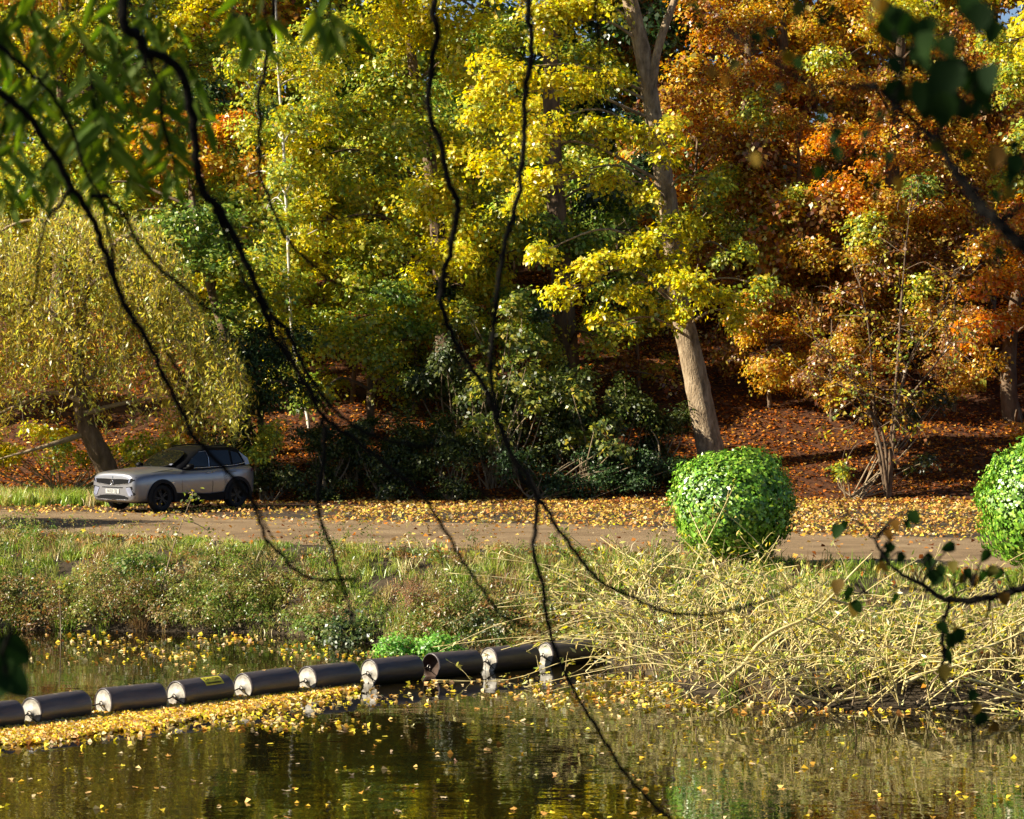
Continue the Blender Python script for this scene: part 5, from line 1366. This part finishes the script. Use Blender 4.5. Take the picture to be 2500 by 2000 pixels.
        for pth in ([(0.62, 0.44), (0.66, 0.7), (0.60, 0.98), (0.52, 1.07)], [(-0.42, 0.42), (-0.43, 0.75), (-0.42, 1.08)], [(-0.92, 0.42), (-0.98, 0.62), (-1.25, 0.82), (-1.32, 1.08)]):
            t_ = Tubes(); t_.add(catmull([side_y(x, z, s) for x, z in pth], 6), [0.005, 0.005], 4); obj('door_gap', t_.mesh('door_gap'), black, root)
        # side crease
        t_ = Tubes(); t_.add(catmull([side_y(x, z, s, -0.001) for x, z in ((0.9, 0.955), (0.0, 0.968), (-1.2, 1.005), (-1.8, 1.01))], 6), [0.006, 0.006], 4); obj('shoulder_crease', t_.mesh('shoulder_crease'), paint, root)
        # mirror
        mv = []; mf = []
        for x, sc_ in ((0.0, 0.55), (0.03, 0.9), (0.09, 1.0), (0.15, 0.8), (0.18, 0.4)):
            for t in np.linspace(0, 2 * math.pi, 10, endpoint=False):
                mv.append((0.36 + x, s * (1.0 + 0.11 * sc_ * math.cos(t)), 1.155 + 0.075 * sc_ * math.sin(t)))
        for i in range(4):
            for j in range(10): mf.append((i * 10 + j, i * 10 + (j + 1) % 10, (i + 1) * 10 + (j + 1) % 10, (i + 1) * 10 + j))
        mf += [tuple(range(10)), tuple(range(40, 50))]
        mr = obj('door_mirror', tomesh(mv, mf, 'door_mirror'), gloss, root)
        slab('mirror_arm', [(0.52, s * 0.80, 1.08), (0.40, s * 0.80, 1.08), (0.40, s * 0.95, 1.12), (0.50, s * 0.95, 1.12)], 0.03, gloss, mr, (0, 0, 1))
        slab('tail_light', [(-1.90, s * 0.86, 1.06), (-2.08, s * 0.68, 1.03), (-2.08, s * 0.68, 0.93), (-1.86, s * 0.88, 0.97)], 0.03, redl, root, (-0.75, s * 0.65, 0))
        slab('badge', [(1.02, s * 0.925, 0.74), (0.94, s * 0.925, 0.735), (0.94, s * 0.925, 0.755), (1.02, s * 0.925, 0.76)], 0.006, chrome, root, (0, s, 0))
    slab('rear_bumper', [(-2.09, -0.68, 0.36), (-2.09, 0.68, 0.36), (-2.12, 0.66, 0.58), (-2.12, -0.66, 0.58)], 0.03, black, root, (-1, 0, 0))
build_car()

# ------------------------------------------------------------------ near-bank trees: hanging branches and leaves
K = 2500 / 2156.0
def DP(u, v, D):
    return P(u * K, v * K, D)
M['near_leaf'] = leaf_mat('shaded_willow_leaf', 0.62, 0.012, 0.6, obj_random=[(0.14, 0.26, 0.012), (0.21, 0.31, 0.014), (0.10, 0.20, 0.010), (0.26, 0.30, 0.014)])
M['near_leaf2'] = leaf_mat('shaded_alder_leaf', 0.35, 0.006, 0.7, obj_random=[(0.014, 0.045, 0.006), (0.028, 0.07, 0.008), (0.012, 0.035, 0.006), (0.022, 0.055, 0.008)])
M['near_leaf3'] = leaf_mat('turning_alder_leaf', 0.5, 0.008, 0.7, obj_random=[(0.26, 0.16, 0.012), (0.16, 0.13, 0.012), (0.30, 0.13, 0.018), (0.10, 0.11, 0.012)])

def lance_leaf(seed, wid, round_=False):
    r_ = np.random.default_rng(seed); n = 7; v = []; f = []
    bend = r_.uniform(-0.12, 0.12); curl = r_.uniform(-0.10, 0.05)
    for i in range(n):
        t = i / (n - 1)
        w_ = wid * (math.sin(math.pi * min(1, t ** (0.75 if not round_ else 0.62) * 0.98 + 0.02)) ** (0.9 if not round_ else 0.6)) if 0 < i < n - 1 else 0.004
        cx = bend * t * t; cz = curl * t * t * 1.5
        v += [(cx - w_ / 2, t, cz + w_ * 0.18), (cx, t, cz), (cx + w_ / 2, t, cz + w_ * 0.18)]
    for i in range(n - 1):
        a = i * 3
        f += [(a, a + 1, a + 4, a + 3), (a + 1, a + 2, a + 5, a + 4)]
    return tomesh(v, f, 'leaf')
willow_leaf = [lance_leaf(s, 0.20) for s in range(5)]
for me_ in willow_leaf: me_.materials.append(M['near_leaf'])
alder_a = [lance_leaf(s + 20, 0.80, True) for s in range(3)]
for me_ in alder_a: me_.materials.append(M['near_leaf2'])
alder_b = [lance_leaf(s + 30, 0.80, True) for s in range(3)]
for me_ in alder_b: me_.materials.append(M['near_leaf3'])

def place_leaf(me, at, direction, length, parent, face=None):
    """leaf base at world point `at`, pointing along direction; parent sits unrotated at its own origin"""
    d = Vector(direction).normalized()
    n = Vector(face if face is not None else rvec(1)[0])
    xx = d.cross(n)
    if xx.length < 1e-3: xx = d.cross(Vector((0.3, 0.8, 0.5)))
    xx.normalize(); zz = xx.cross(d).normalized()
    o = obj('leaf', me, None, parent)
    mt = Matrix((xx, d, zz)).transposed().to_4x4()
    o.rotation_euler = mt.to_euler(); o.scale = (length, length, length)
    pw = parent['_w']
    o.location = (at[0] - pw[0], at[1] - pw[1], at[2] - pw[2])
    return o

def branch_part(name, root, base, tubes, mat):
    """a branch mesh whose own origin is the tree's base, so its leaves can be children of it"""
    o = obj(name, tubes.mesh(name, base), mat, root)
    return o

def wob(path, s):
    n = len(path)
    return path + np.convolve(rng.normal(size=n + 4), np.ones(5) / 5, 'valid')[:, None] * rng.normal(size=(1, 3)) * s + rng.normal(size=path.shape) * s * 0.35

# --- the willow on the near bank, left
WB = np.array([-4.6, 9.5, gz(-4.6, 9.5) - 0.1])
willow = empty('near_willow_tree', WB, 'willow on the near bank whose dark branches hang across the picture', 'tree')
tb = Tubes()
tb.add(catmull([WB, (-4.5, 9.4, 4.5), (-4.2, 9.2, 6.5), (-3.6, 8.9, 8.2), (-2.9, 8.5, 9.6), (-2.6, 8.4, 11.5)], 6), [0.34, 0.29, 0.24, 0.2, 0.15, 0.06], 12, 0.04)
obj('trunk', tb.mesh('trunk', WB), M['bark_dark'], willow)
tb = Tubes()
LIMB = catmull([(-3.9, 9.0, 7.6), (-2.4, 8.2, 7.9), (-1.0, 7.7, 8.0), (0.4, 7.5, 7.9), (1.8, 7.6, 7.6), (3.0, 7.8, 7.1)], 8)
tb.add(LIMB, [0.13, 0.10, 0.08, 0.06, 0.03], 9, 0.04)
LIMB2 = catmull([(-4.4, 9.3, 5.2), (-3.2, 8.4, 6.4), (-2.2, 7.6, 6.5), (-1.5, 7.2, 6.3)], 8)
tb.add(LIMB2, [0.10, 0.06, 0.03], 8, 0.04)
obj('limb', tb.mesh('limb', WB), M['bark_dark'], willow)

def hang(pts, D0, D1, radii, start=None, sides=8):
    n = len(pts)
    w_ = [DP(u, v, D0 + (D1 - D0) * i / (n - 1)) for i, (u, v) in enumerate(pts)]
    if start is not None:
        s = np.asarray(start, float)
        w_ = [s, s * 0.35 + w_[0] * 0.65 + np.array([0.03, 0, 0.12])] + w_
        radii = [radii[0] * 1.3] + list(radii)
    path = wob(catmull(w_, 6), 0.005)
    return path, radii
def near_limb(u):
    x = (u * K - 1250) / FPX * 7.6
    return LIMB[np.argmin(np.abs(LIMB[:, 0] - x))]

branches = []
A = [(258, -10), (290, 70), (305, 105), (345, 118), (385, 160), (402, 240), (412, 330), (430, 410), (465, 445), (500, 520), (540, 610), (560, 665), (600, 740), (650, 830), (680, 880), (740, 920), (830, 990), (900, 1060), (950, 1130), (990, 1200), (1030, 1260), (1080, 1310), (1150, 1332)]
B = [(-20, 165), (30, 215), (60, 250), (110, 320), (150, 390), (200, 470), (230, 550), (260, 640), (310, 720), (345, 790), (375, 850), (400, 910), (440, 950), (500, 1020), (540, 1070), (560, 1130), (600, 1180), (650, 1215), (700, 1222), (748, 1219)]
C_ = [(922, -10), (915, 80), (908, 200), (925, 300), (945, 380), (960, 440), (955, 500), (935, 560), (930, 620), (940, 680), (965, 730), (1000, 790), (1040, 850), (1060, 930), (1090, 990), (1120, 1030), (1142, 1062), (1180, 1130), (1230, 1190), (1290, 1240), (1370, 1280), (1460, 1295), (1540, 1285), (1620, 1260), (1690, 1220)]
Dd = [(1110, -10), (1118, 60), (1115, 140), (1108, 220), (1100, 330), (1085, 430), (1065, 520), (1048, 620), (1035, 720), (1035, 790), (1045, 860), (1065, 930), (1105, 1000), (1130, 1050), (1128, 1100), (1125, 1160), (1140, 1240), (1155, 1320), (1180, 1400), (1220, 1480), (1270, 1560), (1310, 1620), (1370, 1690), (1440, 1745)]
E = [(575, -10), (566, 80), (555, 160), (545, 230), (542, 300), (555, 380), (575, 440), (600, 500), (650, 550), (700, 590), (760, 610), (830, 626)]
Fb = [(1255, -10), (1262, 90), (1262, 150), (1272, 205), (1300, 268)]
spec = [
    ('hanging_branch', 'thick kinked dark branch hanging down the left third of the picture', A, 6.5, 7.4, [0.0115, 0.0118, 0.0105, 0.008, 0.006, 0.0048, 0.0035], near_limb(258),
     [([(305, 105), (322, 140), (340, 190)], [0.006, 0.003]), ([(452, 440), (490, 540), (545, 640), (560, 668)], [0.006, 0.005]), ([(560, 665), (600, 690), (640, 770), (690, 850), (750, 900), (830, 930), (900, 940), (965, 928)], [0.009, 0.007, 0.005, 0.003]),
      ([(680, 880), (682, 960), (668, 1060), (690, 1140), (720, 1220), (750, 1335)], [0.007, 0.006, 0.004]), ([(500, 520), (560, 640), (640, 800), (690, 870)], [0.004, 0.005])]),
    ('hanging_branch', 'dark branch sweeping from the left edge across the car to the bank', B, 6.6, 7.6, [0.0095, 0.009, 0.0075, 0.006, 0.005, 0.004], LIMB2[-1],
     [([(193, 412), (220, 413), (250, 440), (280, 490), (320, 550), (380, 600), (430, 645), (480, 670), (560, 712)], [0.007, 0.006, 0.004]), ([(212, 414), (235, 520), (252, 610), (300, 705)], [0.005, 0.004]),
      ([(150, 390), (128, 430), (95, 470), (80, 540), (75, 620), (45, 668)], [0.006, 0.004, 0.003]), ([(350, 740), (390, 810), (425, 890)], [0.005, 0.003]), ([(-20, 85), (40, 130), (100, 190), (150, 270), (180, 360), (215, 415)], [0.008, 0.006, 0.004]), ([(560, 1140), (590, 1160), (520, 1040), (500, 1022)], [0.003, 0.003])]),
    ('hanging_branch', 'wavy dark branch hanging left of centre and curving away over the scrub', C_, 7.6, 8.2, [0.009, 0.0098, 0.009, 0.008, 0.0075, 0.0065, 0.005, 0.0025], near_limb(922), [([(1142, 1062), (1118, 1010), (1110, 985)], [0.006, 0.004])]),
    ('hanging_branch', 'long dark branch hanging through the centre down to the bottom edge', Dd, 7.5, 7.6, [0.009, 0.009, 0.008, 0.0068, 0.0068, 0.0072, 0.0066, 0.006, 0.005], near_limb(1110), []),
    ('hanging_branch', 'thin dark twig hanging beside the birch and curving right', E, 8.2, 8.6, [0.007, 0.006, 0.005, 0.003], near_limb(575), [([(555, 170), (600, 260), (660, 300), (740, 320), (835, 332)], [0.004, 0.002]), ([(548, 150), (500, 130), (470, 80), (455, 10)], [0.004, 0.003])]),
    ('hanging_branch', 'short thin twig hanging at the top left of the leaning trunk', Fb, 9, 9.2, [0.005, 0.004, 0.002], near_limb(1262), []),
]
for nm, lab, pts, D0, D1, rad, st, subs in spec:
    tb = Tubes()
    path, rd = hang(pts, D0, D1, rad, st); tb.add(path, rd, 8, 0.008)
    for sp, sr in subs:
        a = np.array([p_[1] for p_ in pts]); f0 = np.interp(sp[0][1], a, np.linspace(0, 1, len(a))) if a[-1] > a[0] else 0.3
        Ds = D0 + (D1 - D0) * f0
        pth, _ = hang(sp, Ds, Ds + 0.12, sr); tb.add(pth, sr, 6, 0.008)
    for q_ in range(14):
        i_ = rng.integers(10, len(path) - 1); a = path[i_]; d = unit(np.array([rng.normal(), rng.normal() * 0.6, -abs(rng.normal()) * 0.8 - 0.2])); ln = rng.uniform(0.02, 0.11)
        tb.add(catmull([a, a + d * ln * 0.5 + rng.normal(size=3) * 0.004, a + d * ln - np.array([0, 0, 0.3 * ln])], 3), [0.0022, 0.0012], 4)
    o = branch_part(nm, willow, WB, tb, M['twig_black']); o['label'] = lab
# leafy twigs at upper left
twigs = [([(-30, -20), (10, 60), (40, 150), (60, 240)], 7.0), ([(60, -20), (90, 60), (110, 150), (150, 250), (170, 330)], 7.1), ([(140, -20), (170, 70), (190, 160), (215, 240), (235, 330)], 6.9), ([(200, -20), (240, 60), (262, 150), (290, 240), (310, 330)], 7.2),
         ([(0, 200), (30, 280), (40, 360)], 7.0), ([(300, 110), (330, 200), (350, 290), (370, 350)], 7.1), ([(100, 150), (60, 230), (30, 320)], 6.9), ([(40, 0), (70, 120), (100, 220), (120, 320), (130, 370)], 7.3), ([(250, 120), (220, 200), (230, 280), (250, 340)], 7.0), ([(390, 130), (405, 160), (420, 190)], 7.0),
         ([(520, -20), (525, 30), (540, 80)], 6.7), ([(490, -20), (500, 30), (510, 70)], 6.8), ([(560, -20), (560, 40), (556, 90)], 6.7), ([(660, -20), (690, 30), (700, 60)], 6.6), ([(690, -20), (720, 40), (735, 60)], 6.7), ([(330, -20), (300, 40), (310, 110)], 7.2), ([(80, -20), (20, 40), (-10, 120)], 7.0), ([(350, 125), (340, 220), (360, 320), (372, 385)], 7.1), ([(190, 160), (200, 260), (190, 340), (200, 400)], 7.0), ([(20, 210), (0, 300), (10, 380), (25, 420)], 7.0), ([(120, 320), (80, 360), (60, 400)], 7.1), ([(400, 200), (420, 230), (435, 250)], 7.2), ([(270, -20), (350, 40), (380, 100)], 7.2), ([(150, 270), (250, 300), (270, 370)], 7.15)]
nleaf = 0
for pts, D in twigs:
    w_ = [DP(u, v, D) for u, v in pts]
    if pts[0][1] < 0:
        s = near_limb(pts[0][0]); w_ = [s, s * 0.4 + w_[0] * 0.6] + w_
    path = wob(catmull(w_, 6), 0.003)
    tb = Tubes(); tb.add(path, [0.004, 0.003, 0.0018], 5)
    o = branch_part('leafy_twig', willow, WB, tb, M['twig_black']); o['_w'] = [float(c) for c in WB]
    vis = path[path[:, 2] < DP(0, -60, D)[2]]
    seg = np.linalg.norm(np.diff(vis, axis=0), axis=1).sum()
    m_ = max(6, int(seg / 0.021))
    side = 1
    for k in range(m_):
        i = min(len(vis) - 1, int((k + rng.uniform(0, 0.9)) / m_ * len(vis)))
        a = vis[i] + rng.normal(size=3) * 0.004
        side = -side
        d = np.array([side * rng.uniform(0.15, 0.9), rng.normal() * 0.35, -rng.uniform(0.55, 1.1)])
        place_leaf(willow_leaf[rng.integers(5)], a, d, rng.uniform(0.075, 0.125), o, np.array([rng.normal() * 0.5, -1, rng.normal() * 0.4]))
        nleaf += 1
    del o['_w']
# the crown overhead (above the picture) that shades these branches
lv = Leaves(); tb = Tubes()
PNW = [(0.12, 0.20, 0.02, 3), (0.18, 0.24, 0.02, 2), (0.08, 0.15, 0.02, 1)]
for k in range(80):
    c = np.array([rng.uniform(-9.5, 4.2), rng.uniform(0.0, 13.5), 0.0]); c[2] = rng.uniform(7.9, 12.8) - 0.03 * (c[0] + 3) ** 2 * 0.6
    c[2] = max(c[2], 7.9)
    n = 400
    C = c + rng.normal(size=(n, 3)) * np.array([0.6, 0.6, 0.32])
    C[:, 2] = np.maximum(C[:, 2], 7.25)
    Ls = 0.17 * rng.uniform(0.7, 1.2, n)
    lv.add(C, unit(rvec(n) + np.array([0, 0, 0.5])), unit(rvec(n) - np.array([0, 0, 0.6])), Ls, Ls * 0.30, jitter(pick(PNW, n)))
    a = LIMB[rng.integers(len(LIMB))] if rng.uniform() < 0.5 else np.array([-2.7, 8.4, 10.5])
    m_ = (a + c) / 2 + rng.normal(size=3) * 0.2; m_[2] = max(m_[2], 7.4)
    tb.add(catmull([a, m_, c], 5), [0.035, 0.01], 5)
obj('upper_branches', tb.mesh('upper_branches', WB), M['bark_dark'], willow)
obj('crown', lv.mesh('crown', WB), M['leaf'], willow)

# --- the alder on the near bank, right
AB = np.array([3.9, 8.6, gz(3.9, 8.6) - 0.1])
alder = empty('near_alder_tree', AB, 'alder on the near bank whose round-leaved dark branches reach in from the right', 'tree')
tb = Tubes(); tb.add(catmull([AB, (3.8, 8.5, 4.5), (3.6, 8.3, 6.2), (3.5, 8.2, 8.5)], 6), [0.2, 0.17, 0.14, 0.08], 10, 0.04)
obj('trunk', tb.mesh('trunk', AB), M['bark_dark'], alder)
def zc(o, s, l): return [((o[0] + u * s) / K, (o[1] + v * s) / K) for u, v in l]
def alder_branch(label, main, D0, D1, radii, start, subs, lf, size):
    tb = Tubes()
    path, rd = hang(main, D0, D1, radii); path = np.vstack([path, catmull([path[-1], (path[-1] * 0.5 + np.asarray(start) * 0.5) + np.array([0, 0, 0.05]), start], 5)[1:]])
    tb.add(path, list(radii) + [radii[-1] * 1.6], 8, 0.06)
    allp = [path]
    for sp, sr in subs:
        j = np.argmin([np.linalg.norm(p_ - DP(*sp[0], p_[1])) for p_ in path]); Ds = path[j][1]
        pth, _ = hang(sp, Ds, Ds + 0.05, sr); tb.add(pth, sr, 6, 0.06); allp.append(pth)
    ap = np.vstack(allp)
    specs = []
    for (u, v, sc, kind) in lf:
        Dl = np.interp(u, [main[0][0], main[-1][0]], [D0, D1]) + rng.normal() * 0.12
        tip = DP(u, v + 0.5 * sc / K, Dl); dn = np.array([rng.normal() * 0.5, rng.normal() * 0.3, -1.0]); dn = unit(dn)
        ln = sc * 1.25 / FPX * Dl
        a = tip - dn * ln
        near = ap[np.argmin(np.linalg.norm(ap - a, axis=1))]
        tb.add(catmull([near, (near + a) / 2 + np.array([0, 0, 0.015]), a], 4), [0.0016 * D0 / 4, 0.001 * D0 / 4], 4)
        specs.append((a, dn, ln, kind))
    o = branch_part('leafy_branch', alder, AB, tb, M['twig_black']); o['label'] = label; o['_w'] = [float(c) for c in AB]
    for a, dn, ln, kind in specs:
        place_leaf((alder_a if kind == 0 else alder_b)[rng.integers(3)], a, dn, ln, o, np.array([rng.normal() * 0.6, -1, rng.normal() * 0.3]))
    del o['_w']
o3 = (1600, 0); s3 = 0.4174
xtra = [(rng.uniform(1880, 2100), rng.uniform(15, 235), rng.uniform(36, 66), 0) for _ in range(26)] + [(rng.uniform(1500, 2140), rng.uniform(10, 420), rng.uniform(20, 36), int(rng.uniform() < 0.4)) for _ in range(26)]
lf = [(u, v, r_, k_) for (u, v), r_, k_ in zip(zc(o3, s3, [(1870, 120), (1400, 190), (1560, 280), (1740, 280), (1600, 480), (1700, 660), (1900, 540), (1560, 620), (1520, 560), (290, 150), (600, 230), (730, 510), (1310, 680), (1220, 795), (1040, 830), (1570, 1050), (1240, 1095), (1310, 1095), (1380, 930), (2040, 1470), (1950, 1430), (700, 190), (870, 370), (640, 180), (780, 340), (1420, 1100), (1950, 930), (2060, 1050), (270, 40), (1010, 60), (1300, 40), (2080, 980), (1300, 920), (800, 60)]),
      [66, 66, 62, 55, 95, 80, 85, 75, 80, 26, 34, 20, 26, 24, 24, 22, 22, 22, 28, 28, 26, 26, 30, 26, 34, 38, 55, 55, 32, 30, 34, 50, 26, 40], [0] * 24 + [1, 1, 1, 0, 0, 1, 1, 0, 0, 1])] + xtra
alder_branch('dark leafy branch slanting down across the upper right corner', [(1480, -15), (1540, 70), (1600, 110), (1680, 165), (1740, 178), (1840, 185), (1880, 220), (1935, 265), (1980, 310), (2020, 370), (2060, 430), (2100, 470), (2170, 530)], 4.4, 4.2, [0.0024, 0.0034, 0.0042, 0.0056, 0.0085, 0.011],
             (2.4, 6.2, 5.3), [([(1843, 187), (1832, 150), (1800, 110), (1730, 40), (1680, -10)], [0.003, 0.002]), ([(2105, 475), (2135, 450), (2165, 425)], [0.004, 0.003]), ([(1980, 310), (1975, 230), (1985, 150), (2010, 60), (2030, -10)], [0.0035, 0.002]), ([(1880, 220), (1900, 140), (1880, 60), (1850, 0)], [0.003, 0.002]), ([(2020, 370), (2080, 380), (2160, 370)], [0.003, 0.002])], lf, 1)
o5 = (2000, 1200); s5 = 0.2319
p5 = [(260, 370), (150, 430), (740, 470), (830, 370), (930, 340), (1040, 280), (640, 690), (740, 600), (610, 800), (720, 800), (1090, 730), (1150, 780), (1310, 830), (1400, 800), (1470, 920), (1280, 560), (1180, 920), (1600, 870), (1700, 900), (1850, 880), (1700, 680), (1780, 850), (1970, 1150), (770, 1140), (420, 1220), (340, 1250), (190, 1020), (290, 1090), (1320, 1460), (1500, 1530), (1400, 1600), (1430, 1500), (820, 700), (1230, 900), (1640, 960)]
k5 = [0, 0, 1, 1, 0, 0, 0, 0, 1, 1, 0, 0, 0, 1, 1, 0, 0, 0, 0, 0, 0, 1, 1, 0, 0, 1, 1, 0, 0, 0, 0, 1, 0, 0, 1]
lf = [(u, v, rng.uniform(24, 36), k_) for (u, v), k_ in zip(zc(o5, s5, p5), k5)]
lf += [(u, v, rng.uniform(24, 36), k_) for (u, v), k_ in zip(zc((1600, 1300), s3, [(1720, 730), (1700, 830), (1850, 1030), (1870, 1090), (1950, 1140), (1840, 960), (1700, 560), (1720, 640)]), [0, 1, 1, 0, 1, 0, 0, 0])]
alder_branch('lower dark branch with small green and yellow leaves at the right edge', [(1770, 1060), (1800, 1095), (1830, 1120), (1860, 1170), (1900, 1210), (1960, 1245), (2000, 1265), (2080, 1258), (2120, 1248), (2175, 1232)], 9.2, 9.0, [0.003, 0.005, 0.008, 0.011, 0.015],
             (3.75, 8.5, 4.9), [([(2000, 1265), (1990, 1300), (1984, 1340), (1985, 1390), (1978, 1420), (2010, 1470), (2045, 1520), (2052, 1620)], [0.007, 0.006, 0.003]), ([(2085, 1262), (2080, 1290), (2068, 1318)], [0.005, 0.003]), ([(1960, 1245), (1900, 1240), (1830, 1252)], [0.004, 0.002]), ([(1990, 1262), (2010, 1250), (2050, 1235)], [0.004, 0.003])], lf, 1)
# a spray at the lower left, close to the lens, belongs to the willow
tb = Tubes()
path = catmull([(-2.6, 7.6, 4.6), (-1.6, 6.0, 4.4), DP(-25, 1330, 5.0), DP(5, 1380, 5.0), DP(15, 1440, 5.0)], 6); tb.add(path, [0.008, 0.003], 5)
tb.add(catmull([(-4.4, 9.3, 4.2), (-3.5, 8.5, 4.8), (-2.6, 7.6, 4.6)], 6), [0.03, 0.008], 6)
o = branch_part('leafy_twig', willow, WB, tb, M['twig_black']); o['_w'] = [float(c) for c in WB]
for (u, v, ln, d) in [(8, 1405, 0.07, (0.5, 0, -0.7)), (2, 1370, 0.07, (-0.2, 0.1, -1)), (20, 1425, 0.06, (-0.7, 0, -0.5)), (-10, 1345, 0.08, (0.6, 0.2, -0.5))]:
    place_leaf(alder_a[0], DP(u, v, 5.0), np.array(d), ln, o, np.array([0.1, -1, 0.1]))
del o['_w']
